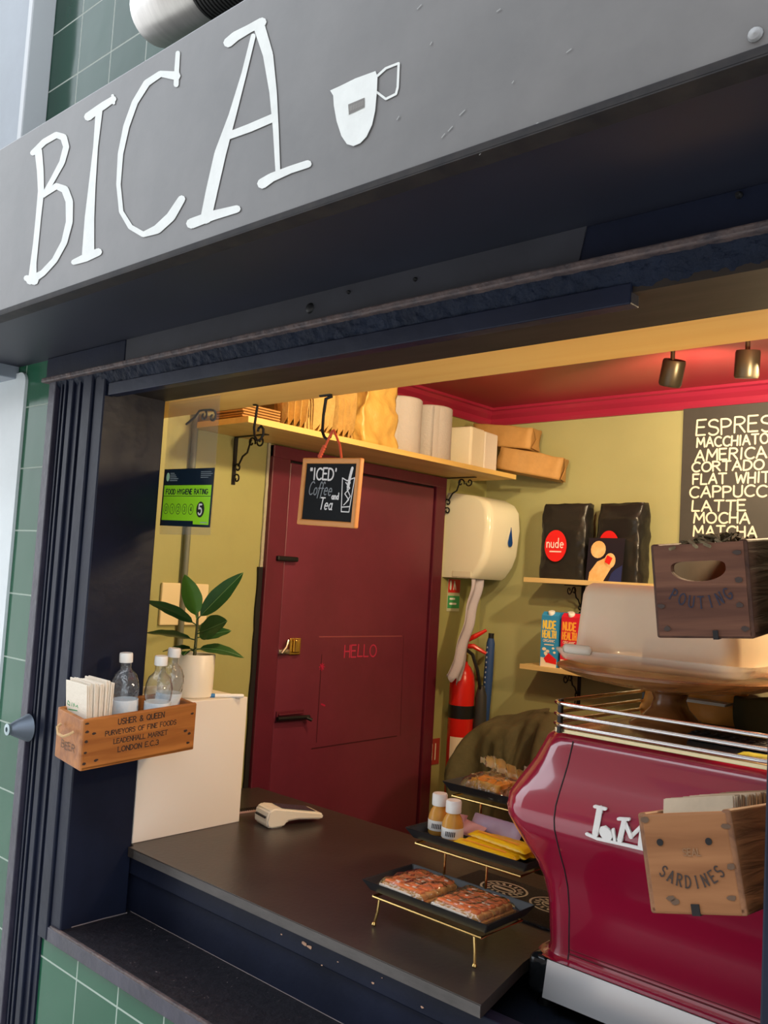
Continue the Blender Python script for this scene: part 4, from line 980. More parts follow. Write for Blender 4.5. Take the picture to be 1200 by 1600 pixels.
for (cx, cy) in ((-.085, .03), (.045, .03)):
    m.ribbon(_arc(cx, cy, .055, .042, 0, 360, 28), fm, .005); m.ribbon(_arc(cx, cy, .028, .018, 0, 360, 20), fm, .004)
    for k in range(16):
        a = k*PI/8; m.ribbon([(cx+.034*math.cos(a), cy+.024*math.sin(a)), (cx+.046*math.cos(a+.1), cy+.034*math.sin(a+.1))], fm, .006, caps=0)
    m.ribbon([(cx-.02, cy), (cx+.02, cy)], fm, .01)
m.build('round_logo', mat('pale_logo', (.60, .56, .46), .6), o)

# ================================================================== TIERED TRAY STAND
st = thing('tiered_stand', 'three tier gold wire stand on the counter beside the espresso machine', 'stand', (-1.07, 1.42, ZC))
TL_ = .306; TD = .158
tiers = [(-1.0735, 1.424, 1.001), (-1.088, 1.566, 1.075), (-1.105, 1.708, 1.150)]
def bw(mb, name, m, smooth=True): return bld(mb, name, m, st, smooth)
for i, (cx, cy, z) in enumerate(tiers):
    m = MB(); a, b = TL_/2-.022, TD/2-.014; zz = z-.010
    m.tube([(cx-a, cy-b, zz), (cx+a, cy-b, zz), (cx+a, cy+b, zz), (cx-a, cy+b, zz), (cx-a, cy-b, zz)], .0028, 8)
    bw(m, 'wire_frame', GOLD)
for s in (-1, 1):
    # upright linking tiers
    for i in range(2):
        (cx, cy, z), (cx2, cy2, z2) = tiers[i], tiers[i+1]
        xx = cx2+s*.052
        bw(MB().tube([(xx, cy2-.065, z2-.010), (xx, cy2-.065, z-.012 if i else ZC+.035), (xx, cy2-.055, ZC+.004 if not i else z-.014)], .0028, 8), 'upright', GOLD)
    cx, cy, z = tiers[0]
    bw(MB().tube([(cx+s*.115, cy-.064, z-.010), (cx+s*.118, cy-.064, ZC+.028), (cx+s*.122, cy-.068, ZC+.004)], [.003, .003, .003], 8), 'leg', GOLD)
    bw(MB().lathe([(0, -.004), (.003, -.0035), (.005, 0), (.0035, .004), (0, .005)], n=10, M=T(cx+s*.122, cy-.068, ZC+.004)), 'foot', GOLD)
def tray(cx, cy, z, lab):
    t = thing('serving_tray', lab, 'tray', (cx, cy, z)); 
    L, D, H, sl = TL_/2, TD/2, .021, .014
    bm = bmesh.new()
    def ring(x, y, zz): return [bm.verts.new((a, b, zz)) for a, b in ((-x, -y), (x, -y), (x, y), (-x, y))]
    r = [ring(L-sl, D-sl, 0), ring(L, D, H), ring(L-.004, D-.004, H), ring(L-sl-.002, D-sl-.002, .004)]
    bm.faces.new(r[0][::-1]); bm.faces.new(r[3])
    for i in range(3):
        for k in range(4): bm.faces.new((r[i][k], r[i][(k+1) % 4], r[i+1][(k+1) % 4], r[i+1][k]))
    bmesh.ops.bevel(bm, geom=[e for e in bm.edges], offset=.0012, segments=2, affect='EDGES')
    MB().addbm(bm).build('tray_body', TRAYM, t, True)
    return t
labs = ('lowest black tray of the gold stand, holding orange topped pastries', 'middle black tray of the gold stand, holding juice bottles and yellow wrappers', 'top black tray of the gold stand, holding cellophane wrapped pastries')
for (c, l) in zip(tiers, labs): tray(*c, l)
# lower tray: two packs of glazed pastries
def film_mesh(L, D, H, seed, crinkle=.006):
    m = MB()
    def fn(u, v):
        x = (u-.5)*L; y = (v-.5)*D
        e = min(1, 4*min(u, 1-u)*1.6)*min(1, 4*min(v, 1-v)*1.6)
        p = Vector((x, y, H*e**.5+.002)); q = crumple(p, 60, crinkle, seed); q.z = max(.001, q.z); return q
    m.grid(fn, 34, 22); return m
for i, (dx, lab) in enumerate(((-.066, 'film wrapped pack of orange glazed pastries at left of the lowest tray'), (.066, 'film wrapped pack of orange glazed pastries at right of the lowest tray'))):
    cx, cy, z = tiers[0]
    t = thing('pastry_pack', lab, 'pastries', (cx+dx, cy-.002, z+.0045), (0, 0, -.02), 'pastry packs on the lowest tray')
    MB().box((-.058, -.058, 0), (.058, .058, .005), .001).build('card_base', PASTRY, t)
    MB().box((-.054, -.060, .003), (.03, -.056, .013), .001).build('paper_edge', ICING, t)
    for k in range(5):
        y = -.044+k*.022
        MB().box((-.053, y-.0105, .005), (.053, y+.0105, .017), .004, seg=3).build('pastry', PASTRY, t, True)
        m = MB().box((-.047, y-.0085, .0155), (.047, y+.0085, .0215), .003)
        m.v = [crumple(v, 90, .0018, k) for v in m.v]; m.build('orange_topping', SALMON, t, True)
        m = MB()
        for j in range(3):
            x = random.uniform(-.04, .04); w_ = random.uniform(.002, .007); y_ = y+random.uniform(-.005, .005); m.box((x-w_, y_-.002, .020), (x+w_, y_+.002, .0228), .001)
        m.build('icing_drip', ICING, t)
    film_mesh(.132, .126, .024, i*7+1, .004).build('clear_film', FILM, t, 'all')
# middle tray
def juice(x, y, lab):
    cx, cy, z = tiers[1]
    t = thing('juice_bottle', lab, 'bottle', (x, y, z+.004), (0, 0, .7), 'small juice bottles on the middle tray')
    MB().lathe([(0, 0), (.020, 0), (.0225, .003), (.0228, .030), (.0222, .038), (.0190, .048), (.0140, .056), (.0130, .062), (.013, .07)], n=28).build('bottle_body', JUICE, t, True)
    MB().lathe([(.0160, .060), (.0165, .061), (.0165, .082), (.0150, .085), (0, .085)], n=24).build('cap', WHITEC, t, True)
    MB().lathe([(.0231, .010), (.0233, .011), (.0233, .030), (.0231, .031)], n=28).build('label_band', WHITEC, t, True)
    m = MB()
    for k in range(5): m.lathe([(.0236, .016+.0), (.0236, .024)], n=28) if False else None
    f = lambda u, v, d: Vector((.0236*math.cos(u), .0236*math.sin(u), v))
    for k in range(6): m.ribbon([(-2.1+k*.13, .016), (-2.03+k*.13, .024)], f, .0025, caps=0)
    # (u is an angle: thin slanted bars)
    m2 = MB()
    for k in range(6):
        a0 = -2.3+k*.16
        m2.add([Vector((.0236*math.cos(a0+d), .0236*math.sin(a0+d), z_)) for d, z_ in ((0, .015), (.09, .015), (.13, .025), (.04, .025))], [[0, 1, 2, 3]])
    m2.build('label_print', DARKINK, t)
cx, cy, z = tiers[1]
juice(-1.205, 1.558, 'amber juice bottle with white cap, left one on the middle tray')
juice(-1.150, 1.535, 'amber juice bottle with white cap, right one on the middle tray')
def wrapper(loc, rot, size, m, lab, stripe=None, group=None, name='snack_wrapper'):
    t = thing(name, lab, 'snack', loc, rot, group)
    L, D, H = size; mb = MB()
    def shell(sgn):
        def fn(u, v):
            x = (u-.5)*L; y = (v-.5)*D; e = (max(0, 1-abs(2*u-1)**8)*max(0, 1-abs(2*v-1)**3))
            return Vector((x, y+.0, H/2+sgn*H/2*e**.5+(.0008*math.sin(u*50) if e < .3 else .0012*noise.noise(Vector((x*80, y*80, L*50))))))
        return fn
    mb.grid(shell(1), 24, 12); mb.grid(shell(-1), 24, 12); mb.build('wrapper', m, t, 'all')
    if stripe:
        fn = shell(1); mb = MB().grid(lambda u, v: fn(.12+u*.7, .42+v*.22)+Vector((0, 0, .0008)), 18, 3); mb.build('printed_stripe', stripe, t, 'all')
    return t
yl = [(-1.055, 1.524,  .0, -.02, 'front yellow wafer wrapper along the near edge of middle tray'),
      (-1.045, 1.545,  .002, .02, 'second yellow wafer wrapper from the near edge of middle tray'),
      (-1.035, 1.566,  .004, -.03, 'third yellow wafer wrapper from the near edge of middle tray'),
      (-1.02, 1.590,  .006, .05, 'fourth yellow wafer wrapper, farthest back on middle tray'),
      (-1.04, 1.550,  .014, -.12, 'yellow wafer wrapper lying across the others on middle tray')]
for x, y, dz, rz, lab in yl:
    wrapper((x, y, z+.006+dz), (.12, 0, rz), (.155, .030, .013), YEL, lab, ORT if dz in (.0, .014, .004) else None, 'yellow wafer wrappers on the middle tray')
wrapper((-1.09, 1.612, z+.030), (1.0, 0, -.04), (.13, .04, .012), LIL, 'lilac wrapper standing at back of the middle tray')
wrapper((-1.135, 1.588, z+.018), (.7, 0, -.3), (.07, .035, .014), PINK, 'pale pink wrapper behind the right juice bottle')
wrapper((-1.19, 1.60, z+.024), (.9, 0, .2), (.05, .035, .014), PINK, 'pale pink wrapper behind the left juice bottle')
wrapper((-1.105, 1.578, z+.012), (.4, 0, -.3), (.04, .02, .012), mat('olive_sweet', (.25, .28, .10), .4), 'small olive green sweet between pink and yellow wrappers')
# top tray pastries in cellophane
cx, cy, z = tiers[2]
for i, (dx, dy, lab) in enumerate(((-.055, -.005, 'cellophane wrapped orange pastry at left of the top tray'), (.06, .0, 'cellophane wrapped orange pastry at right of the top tray'))):
    t = thing('wrapped_pastry', lab, 'pastry', (cx+dx, cy+dy, z+.005), (0, 0, -.08), 'wrapped pastries on the top tray')
    m = MB(); crumpled_box((-.05, -.04, 0), (.05, .045, .022), 8, .004, 40, i, mb=m); m.build('pastry', PASTRY, t, 'all')
    m = MB(); crumpled_box((-.035, -.045, .012), (.045, .0, .03), 8, .004, 40, i+5, mb=m); m.build('orange_filling', DRIEDO, t, 'all')
    film_mesh(.128, .125, .034, i*5+2, .008).build('cellophane', FILM, t, 'all')
    # gathered crimped tail standing up
    m = MB()
    for k in range(7):
        m.grid(lambda u, v, k=k: Vector((-.055+u*.11, .006+.007*k+.005*math.sin(u*22+k*1.3), .034+.020*(1-u)+.014*v*(1-.3*u)+.004*noise.noise(Vector((u*14, k*.7, v))))), 24, 2)
    m.build('crimped_fold', FOILF, t, 'all')

# ================================================================== ESPRESSO MACHINE
em = thing('espresso_machine', 'glossy dark red espresso machine with chrome rails on the bench', 'espresso machine', (-.55, 1.7, .862))
PROF = [(1.452, .957), (1.4655, .962), (1.468, .975), (1.466, 1.0), (1.463, 1.05), (1.4545, 1.09), (1.441, 1.122), (1.425, 1.15), (1.411, 1.177), (1.400, 1.20), (1.3975, 1.218), (1.401, 1.24), (1.412, 1.262), (1.424, 1.283), (1.436, 1.305), (1.446, 1.33), (1.452, 1.346), (1.462, 1.356), (1.475, 1.359)]
YB, XR = 1.93, -.10; XL0 = -.955; CR = .06
def ring_pts(yf, z):
    off = yf-1.3975; xl = XL0+off*.95; r = CR-off*.15
    pts = [(XR, yf), (-.828, yf)]
    n = 9
    for i in range(n+1):
        a = -PI/2-PI/2*i/n; pts.append((xl+r+r*math.cos(a), yf+r+r*math.sin(a)))
    pts.append((xl, YB-.03))
    for i in range(6): a = PI-PI/2*i/5; pts.append((xl+.03+.03*math.cos(a), YB-.03+.03*math.sin(a)))
    pts.append((XR, YB))
    return [Vector((x, y, z)) for x, y in pts]
# smooth profile resample
rings = [ring_pts(y, z) for y, z in PROF]
m = MB(); n = len(rings[0]); vs = [p for r in rings for p in r]
m.add(vs, [[i*n+k, i*n+k+1, (i+1)*n+k+1, (i+1)*n+k] for i in range(len(rings)-1) for k in range(n-1)])
m.add(rings[-1], [list(range(n))]); m.add(rings[0], [list(range(n))])
o = bld(m, 'red_body', MACHR, em, 'all')
mo = o.modifiers.new('weld', 'WELD'); mo.merge_threshold = .0001
for p in o.data.polygons: p.use_smooth = True
o.data.set_sharp_from_angle(angle=math.radians(50))
m = MB(); m.tube([(-.828, y-.0003, z) for y, z in PROF[1:-2]], .0012, 6); bld(m, 'panel_seam', DARKINK, em)
m = MB().tube([(-.828, 1.4672, .972), (XR, 1.4672, .972)], .0014, 6).tube([(-.828, 1.4682, .979), (XR, 1.4682, .979)], .001, 6)
bld(m, 'lower_moulding', mat('machine_dark_red', (.10, .003, .01), .2), em, True)
# chrome base
m = MB().prism([(1.440, .893), (1.452, .955), (1.9, .955), (1.9, .893)], lambda u, v, d: Vector((-.862+d, u, v)), .75)
bld(m, 'chrome_base', mat('satin_chrome', (.90, .92, .95), .22, .55), em)
m = MB().box((-.903, 1.450, .888), (-.8625, 1.9, .958), .014, seg=4); bld(m, 'black_end_cap', mat('black_gloss', (.010, .012, .014), .12), em, True)
for x in (-.88, -.25):
    for y in (1.49, 1.86): bld(MB().lathe([(.016, .862), (.018, .866), (.018, .890), (.02, .895)], (x, y, 0), 18), 'foot', BLACKP, em, True)
# top grille and rails
bld(MB().box((-.865, 1.470, 1.357), (XR, 1.91, 1.3635), .002), 'top_plate', BRUSHED, em)
bld(MB().box((-.868, 1.452, 1.357), (XR, 1.460, 1.366), .002), 'trim_strip', mat('warm_chrome', (.80, .68, .42), .2, 1.0), em)
for z_ in (1.373, 1.391, 1.411):
    m = MB().tube([(XR, 1.438, z_), (-.83, 1.438, z_), (-.853, 1.442, z_), (-.868, 1.455, z_), (-.872, 1.475, z_), (-.872, 1.83, z_)], .0036, 10)
    bld(m, 'rail', CHROME, em, True)
for (x, y) in ((-.855, 1.448), (-.872, 1.82), (-.25, 1.444)):
    bld(MB().box((x-.004, y-.004, 1.357), (x+.004, y+.006, 1.418), .002), 'rail_post', BLACKP, em)
# logo: raised white script
m = MB(); lf_ = lambda u, v, d: Vector((u, 1.3968-d+0.0*v+ (0 if v < 1.226 else (v-1.226)*.32), v))
def rib3(pts, w):
    for dd in (0, .002, .004): m.ribbon(pts, lambda u, v, d, dd=dd: lf_(u, v, dd+d), w, caps=8)
rib3([(-.744, 1.252), (-.746, 1.212)], .011); rib3([(-.754, 1.254), (-.734, 1.254)], .005); rib3([(-.762, 1.208), (-.742, 1.205), (-.690, 1.207), (-.60, 1.209)], .005)
rib3([(-.729, 1.219), (-.724, 1.215)], .020); rib3([(-.714, 1.226), (-.710, 1.210)], .005)
rib3([(-.697, 1.243), (-.701, 1.212)], .009); rib3([(-.697, 1.243), (-.682, 1.222)], .007); rib3([(-.682, 1.222), (-.664, 1.245)], .006); rib3([(-.664, 1.245), (-.664, 1.212)], .010); rib3([(-.708, 1.244), (-.69, 1.247)], .005)
for x in (-.64, -.62, -.60): rib3([(x, 1.228), (x, 1.212)], .007)
bld(m, 'raised_logo', mat('logo_white', (.85, .84, .82), .3), em)

# ================================================================== THINGS ON THE MACHINE
TZ = 1.364
t = thing('cake_stand', 'round acacia wood cake stand on top of the espresso machine', 'cake stand', (-.745, 1.665, TZ))
MB().lathe([(0, 0), (.072, 0), (.075, .004), (.072, .010), (.052, .022), (.036, .038), (.030, .055), (.034, .066), (.050, .074), (0, .074)], n=40).build('pedestal', ACACIA, t, True)
MB().lathe([(0, .074), (.06, .074), (.12, .079), (.17, .088), (.205, .099), (.215, .104), (.216, .108), (.208, .110), (.19, .107), (0, .105)], n=56).build('plate', ACACIA, t, True)
t = thing('plastic_bin', 'frosted plastic cover box upside down on the wooden cake stand', 'box', (-.735, 1.655, TZ+.111), (0, 0, math.radians(2)))
def rbox_ring(hx, hy, r, z, n=6):
    pts = []
    for (sx2, sy2, a0) in ((1, 1, 0), (-1, 1, 90), (-1, -1, 180), (1, -1, 270)):
        for i in range(n+1):
            a = math.radians(a0+90*i/n); pts.append(Vector((sx2*(hx-r)+r*math.cos(a), sy2*(hy-r)+r*math.sin(a), z)))
    return pts
def loft(m, rs, cap0=False, cap1=False, mi=0):
    n = len(rs[0]); m.add([p for r in rs for p in r], [[i*n+k, i*n+(k+1) % n, (i+1)*n+(k+1) % n, (i+1)*n+k] for i in range(len(rs)-1) for k in range(n)], mi)
    if cap0: m.add(rs[0], [list(range(n))], mi)
    if cap1: m.add(rs[-1], [list(range(n))], mi)
    return m
m = loft(MB(), [rbox_ring(.158, .12, .03, .018), rbox_ring(.150, .112, .03, .135), rbox_ring(.146, .108, .03, .150), rbox_ring(.136, .098, .026, .158)], False, True)
m.build('frosted_cover', FROST, t, True)
m = loft(MB(), [rbox_ring(.140, .10, .02, .0), rbox_ring(.172, .132, .03, .014), rbox_ring(.184, .142, .035, .030), rbox_ring(.188, .146, .036, .030), rbox_ring(.188, .146, .036, .027), rbox_ring(.175, .134, .03, .010), rbox_ring(.142, .102, .02, -.0015+.002)], True, False)
m.build('clear_base_tray', FROSTC, t, True)
m = MB().box((-.158, -.150, .022), (-.098, -.140, .040), .008, seg=3); m.build('clip', mat('clip_plastic', (.85, .78, .66), .2, alpha=.8), t, True)
tag(crumpled_box((-.085, -.055, .0), (.085, .055, .055), 12, .010, 22, 4).build('cake_loaf', mat('brown_cake', (.48, .26, .12), .7, noise_amt=.2)), 'brown cake loaf seen through the base of frosted cover', 'cake').location = (-.69, 1.66, TZ+.119)
# orange kraft bag, dark bag, papers behind the stand
o = crumpled_box((-.10, -.045, 0), (.10, .045, .082), 14, .016, 14, 6).build('paper_bag', mat('orange_kraft', (.75, .32, .05), .55, noise_amt=.15, bump=.4, bscale=25), smooth='all')
o.location = (-.765, 1.852, TZ+.001); o.scale = (1, 1, 1); tag(o, 'crumpled orange brown paper bag on the machine behind the rails', 'paper bag')
m = MB()
for k in range(3): m.tube([(0, 0, 0), (.01*k, .02, .01)], .001, 4)
t = thing('cooling_mat', 'black perforated rubber mat lying on top of the espresso machine', 'mat', (-.55, 1.62, TZ))
MB().box((-.12, -.05, 0), (.13, .08, .012), .003).build('mat_base', RUBBER, t)
m = MB()
for i in range(14):
    for j in range(2): m.lathe([(.004, .0122), (.0065, .0135), (.0045, .0150), (.0035, .0125)], (-.11+i*.017, -.04+j*.017, 0), 10)
m.build('raised_rings', RUBBER, t, True)
wrapper((-.50, 1.50, TZ), (0, 0, .05), (.10, .03, .008), mat('yellow_green_packet', (.70, .62, .05), .4, noise_amt=.4, nscale=30, col2=(.2, .25, .05)), 'yellow packet lying behind the chrome rails of the machine', None, None, 'sugar_packet')
tag(MB().box((-.05, -.03, 0), (.05, .03, .003)).box((-.045, -.028, .0032), (.052, .03, .0055), 0).build('paper_stack', mat('white_sheet', (.82, .80, .74), .6)), 'small stack of white papers behind the cake stand foot', 'papers').location = (-.73, 1.80, TZ+.042)
o = crumpled_box((-.16, -.07, 0), (.18, .06, .062), 12, .014, 14, 12).build('cloth_bag', ARMY, smooth='all'); o.location = (-.50, 1.84, TZ+.002); tag(o, 'dark olive cloth bag behind the cake stand on the machine', 'bag')
m = MB(); m.tube([(-.10, 0, .0), (-.06, .01, .012), (0, 0, .014), (.08, -.01, .01)], .006, 8)
# ================================================================== TOWEL DISPENSER
t = thing('towel_dispenser', 'cream plastic paper towel dispenser on wall beside the red door', 'dispenser', (WX, 2.90, 1.635))
def drg(z, dx, y0, y1, r=.03):
    pts = [(0, y1)]; 
    pts = [(0, y0)]+[(dx-r+r*math.sin(a), y0+r-r*math.cos(a)) for a in [i*PI/12 for i in range(7)]]+[(dx-r+r*math.cos(a), y1-r+r*math.sin(a)) for a in [i*PI/12 for i in range(7)]]+[(0, y1)]
    return [Vector((x, y, z)) for x, y in pts]
rs = [drg(.002, .10, -.095, .12), drg(.0, .15, -.098, .122), drg(.012, .165, -.10, .125), drg(.055, .195, -.10, .125), drg(.10, .212, -.10, .125), drg(.20, .222, -.10, .125), drg(.27, .215, -.099, .124), drg(.300, .195, -.098, .122), drg(.322, .15, -.096, .12), drg(.335, .06, -.094, .118), drg(.338, .03, -.092, .117)]
n = len(rs[0]); m = MB().add([p for r in rs for p in r], [[i*n+k, i*n+k+1, (i+1)*n+k+1, (i+1)*n+k] for i in range(len(rs)-1) for k in range(n-1)])
m.add(rs[0], [list(range(n))]); m.add(rs[-1], [list(range(n))])
m.build('cover', WHITEG, t, True, weld=True)
# drop-shaped window on the front face
drop = [(.0, .045)]+[(.0135*math.sin(a)*(1), -.016-.0165*math.cos(a)) for a in [math.radians(115-i*23) for i in range(11)]][::1]
m = MB().prism([(.042+u, .165+v) for u, v in drop], lambda u, v, d: Vector((.2195+d, u, v)), .004); m.build('level_window', BLUEG, t)
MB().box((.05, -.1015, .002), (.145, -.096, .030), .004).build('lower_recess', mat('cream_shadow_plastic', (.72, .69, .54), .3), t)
# hanging towel
m = MB()
def tw(u, v):
    y = -.045-.115*v**1.2+ (u-.5)*(.078+.012*v); z = -.0-.375*v-.03*u*v
    return Vector((.135+.008*math.sin(u*9+v*3)+.004*math.sin(v*17), y, z+(.012*math.sin(u*14) if v > .97 else 0)))
m.grid(tw, 16, 30)
o = m.build('hanging_towel', LILAC, t, 'all'); so = o.modifiers.new('thick', 'SOLIDIFY'); so.thickness = .0015
# signs beneath
t = thing('fire_notice', 'small red and green fire notice on wall under the dispenser', 'sign', (WX+.001, 2.885, 1.50))
MB().box((0, -.045, 0), (.002, .035, .13)).build('sign_board', mat('cream_sign', (.55, .55, .38), .5), t)
MB().box((.002, -.043, .075), (.003, .033, .128)).build('red_panel', REDS, t); MB().box((.002, -.043, .012), (.003, .033, .062)).build('green_panel', GREENP, t)
m = MB(); f = lambda u, v, d: Vector((.0034+d, u, v))
m.ribbon([(-.03, .09), (-.03, .118)], f, .012).ribbon([(-.01, .088), (-.005, .12), (.004, .088)], f, .006).ribbon([(-.03, .05), (.0, .05)], f, .008).ribbon([(-.03, .03), (.01, .03)], f, .008)
m.build('sign_symbols', WHITEC, t)
p = at(676, 1270, 'x', WX)
t = thing('wall_notice', 'small red label low on the wall right of the red door', 'sign', (WX+.001, 2.80, .90))
MB().box((0, -.02, 0), (.002, .04, .10)).build('label_board', mat('faded_red_label', (.35, .04, .03), .5), t)
m = MB().ribbon([(-.01, .02), (-.01, .08)], f, .008).ribbon([(.012, .02), (.012, .08)], f, .006).build('label_marks', CREAM, t)

# ================================================================== EXTINGUISHER etc
t = thing('fire_extinguisher', 'red fire extinguisher with black horn on the wall under dispenser', 'fire extinguisher', (-2.135, 2.865, .78))
MB().lathe([(0, 0), (.045, 0), (.050, .008), (.050, .44), (.046, .475), (.032, .505), (.018, .52), (.016, .535)], n=32).build('cylinder', EXTR, t, True)
MB().lathe([(.019, .53), (.019, .555), (.013, .56), (.013, .585), (0, .585)], n=20).build('brass_valve', BRASS, t, True)
MB().tube([(-.02, 0, .585), (.03, .02, .59), (.075, .045, .565)], [.009, .010, .006], 8).tube([(-.01, 0, .60), (.03, .03, .63), (.06, .06, .655)], [.008, .010, .006], 8).build('handle', EXTR, t, True)
MB().tube([(.015, -.005, .575), (.05, -.01, .56), (.07, .0, .50), (.068, .03, .42)], .007, 8).build('hose', BLACKP, t, True)
MB().tube([(.066, .035, .44), (.066, .038, .40), (.064, .040, .30), (.06, .042, .18)], [.012, .022, .025, .027], 16).build('discharge_horn', mat('dark_grey_horn', (.035, .035, .035), .5), t, True)
MB().lathe([(.0505, .31), (.0508, .31), (.0508, .36), (.0505, .36)], n=32).build('strap', BLACKP, t, True)
m = MB().add([Vector((.0508*math.cos(a), .0508*math.sin(a), z_)) for z_ in (.14, .24) for a in [math.radians(-100+i*12) for i in range(7)]], [[k, k+1, 8+k, 7+k] for k in range(6)])
m.build('instruction_label', CREAM, t, True)
MB().tube([(0, -.012, .60), (.01, -.02, .58), (.015, -.022, .55), (.005, -.02, .53)], .002, 6).build('yellow_tag', mat('yellow_tag', (.8, .55, .05), .5), t, True)
t = thing('umbrella', 'narrow folded blue umbrella beside the fire extinguisher', 'umbrella', (-2.125, 3.005, .80), (0, .03, 0))
m = MB().lathe([(.008, .18), (.016, .26), (.019, .45), (.017, .58), (.012, .60)], n=12); m.build('folded_canopy', BLUEU, t, True)
m = MB()
for k in range(14): m.box((-.003, -.0205, .30+k*.02), (.001, -.018, .307+k*.02))
m.build('pale_pattern', mat('pale_dots', (.4, .45, .6), .6), t)
MB().tube([(0, 0, 0), (0, 0, .2)], .004, 8).build('shaft', STEEL, t, True)
MB().tube([(0, 0, .60), (0, 0, .62)], .012, 10).build('handle', BLACKP, t, True)

# ================================================================== BACK WALL: COFFEE BAGS, CARD, CARTONS, MENU
def coffee_bag(loc, rz, lab, seed):
    t = thing('coffee_bag', lab, 'coffee bag', loc, (0, 0, rz), 'black coffee bags on the upper shelf')
    W, D, H = .098, .045, .285; m = MB()
    def fn(u, v):
        a = 2*PI*u; c, s = math.cos(a), math.sin(a)
        sq = lambda k: math.copysign(abs(k)**.35, k)
        k = 1-.06*math.cos(PI*min(1, v*1.1))*0; depth = D*(1 if v < .8 else 1-(v-.8)/.2*.45)
        p = Vector((W*sq(c)*(1-.03*v), depth*sq(s), H*v))
        q = crumple(p, 16, .007*(.4+v), seed); q = crumple(q, 45, .003, seed+2)
        q.z = max(0, q.z if v > .02 else 0); return q
    m.grid(fn, 64, 34)
    top = [fn(i/64, 1) for i in range(64)]; m.add(top, [list(range(64))])
    m.build('bag_body', COFBAG, t, 'all', weld=True)
    m = MB(); crumpled_box((-.095, -.012, .270), (.095, .016, .290), 6, .004, 30, seed, mb=m); m.build('folded_top', COFBAG, t, 'all')
    fy = lambda u, v, d: Vector((u, -.056-d, v))
    MB().prism([(-.02+.046*math.cos(2*PI*k/40), .125+.060*math.sin(2*PI*k/40)) for k in range(40)], fy, .001).build('round_sticker', REDS, t)
    fy2 = lambda u, v, d: Vector((u, -.0580-d, v))
    m = text(MB(), 'nude', fy2, -.056, .118, .036, .0038, fit=.070)
    m.ribbon([(-.044, .103), (.006, .103)], fy2, .005, caps=0); m.build('sticker_lettering', mat('pink_white', (.85, .68, .66), .5), t)
    return t
coffee_bag((-1.775, 3.005, 1.652), .06, 'black coffee bag with fully visible round red sticker, left one', 2)
coffee_bag((-1.545, 3.005, 1.652), -.16, 'black coffee bag whose red sticker is hidden behind a picture card', 8)
t = thing('picture_card', 'small dark picture card leaning on the right black coffee bag', 'card', (-1.577, 2.930, 1.652), (-.10, 0, 0))
MB().box((-.072, -.001, 0), (.072, .001, .158)).build('card_back', CARDBLK, t)
fy = lambda u, v, d: Vector((u, -.0015-d, v))
m = MB().prism([(-.06, .0), (.0, .0), (.028, .05), (.0, .085), (-.03, .07), (-.058, .03)], fy, .0003).prism([(-.03+.03*math.cos(k*PI/8), .115+.032*math.sin(k*PI/8)) for k in range(16)], fy, .0003).prism([(.02+.022*math.cos(k*PI/8), .075+.028*math.sin(k*PI/8)) for k in range(16)], fy, .0003)
m.build('warm_shapes', SKIN, t)
MB().prism([(.02, .0), (.07, .0), (.07, .06), (.045, .045), (.03, .03)], fy, .0003).build('blue_shape', CARDBLU, t)
MB().prism([(.0, .07), (.02, .06), (.03, .085), (.008, .095)], lambda u, v, d: Vector((u, -.0022-d, v)), .0002).build('red_shape', REDS, t)
def carton(loc, lab, body, accent, grp='milk cartons on the lower shelf'):
    t = thing('milk_carton', lab, 'carton', loc, (0, 0, .02), grp)
    W, D, H = .036, .034, .19
    m = loft(MB(), [[Vector((x, y, 0)) for x, y in ((-W, -D), (W, -D), (W, D), (-W, D))], [Vector((x, y, H)) for x, y in ((-W, -D), (W, -D), (W, D), (-W, D))], [Vector((x, y, H+.014)) for x, y in ((-W, -D*.55), (W, -D*.55), (W, D), (-W, D))]], True, True)
    m.build('carton_body', body, t)
    MB().lathe([(.012, 0), (.0125, .002), (.0125, .013), (.011, .015), (0, .015)], (0, 0, 0), 20, 0, T(0, -.022, H+.003) @ RX(.35)).build('screw_cap', WHITEC, t, True)
    fy = lambda u, v, d: Vector((u, -D-.0006-d, v))
    m = text(MB(), 'NUDE', fy, -.028, .142, .028, .0060, fit=.052); text(m, 'HEALTH', fy, -.029, .108, .026, .0050, fit=.056); m.build('brand_lettering', accent, t)
    m = text(MB(), 'ORGANIC', fy, -.026, .092, .009, .0016, fit=.05).ribbon([(-.02, .082), (.02, .082)], fy, .004, caps=0)
    m.prism([(-.034, 0), (.034, 0), (.034, .03), (-.034, .034)], fy, .0001)
    for (x, z_, r) in ((-.02, .065, .009), (-.005, .058, .008), (.018, .07, .006), (.024, .055, .006)): m.prism([(x+r*math.cos(k*PI/6), z_+r*.7*math.sin(k*PI/6)) for k in range(12)], fy, .0002)
    m.ribbon([(-.015, .05), (.01, .025), (.03, .018)], fy, .012); m.build('white_print', CREAM, t)
    MB().prism([(-.02, .03), (.0, .052), (.034, .03), (.034, .012), (-.01, .016)], lambda u, v, d: Vector((u, -D-.0012-d, v)), .0002).build('red_print', REDS, t)
    return t
carton((-1.785, 2.955, 1.323), 'blue milk carton at the front left of the lower shelf', BLUEC, YELT)
carton((-1.750, 3.033, 1.323), 'blue milk carton standing behind the front blue one', BLUEC, YELT)
carton((-1.700, 2.955, 1.323), 'red milk carton at the front beside the blue one', REDK, ORT)
carton((-1.640, 3.030, 1.323), 'red milk carton standing behind the front red one', REDK, ORT)
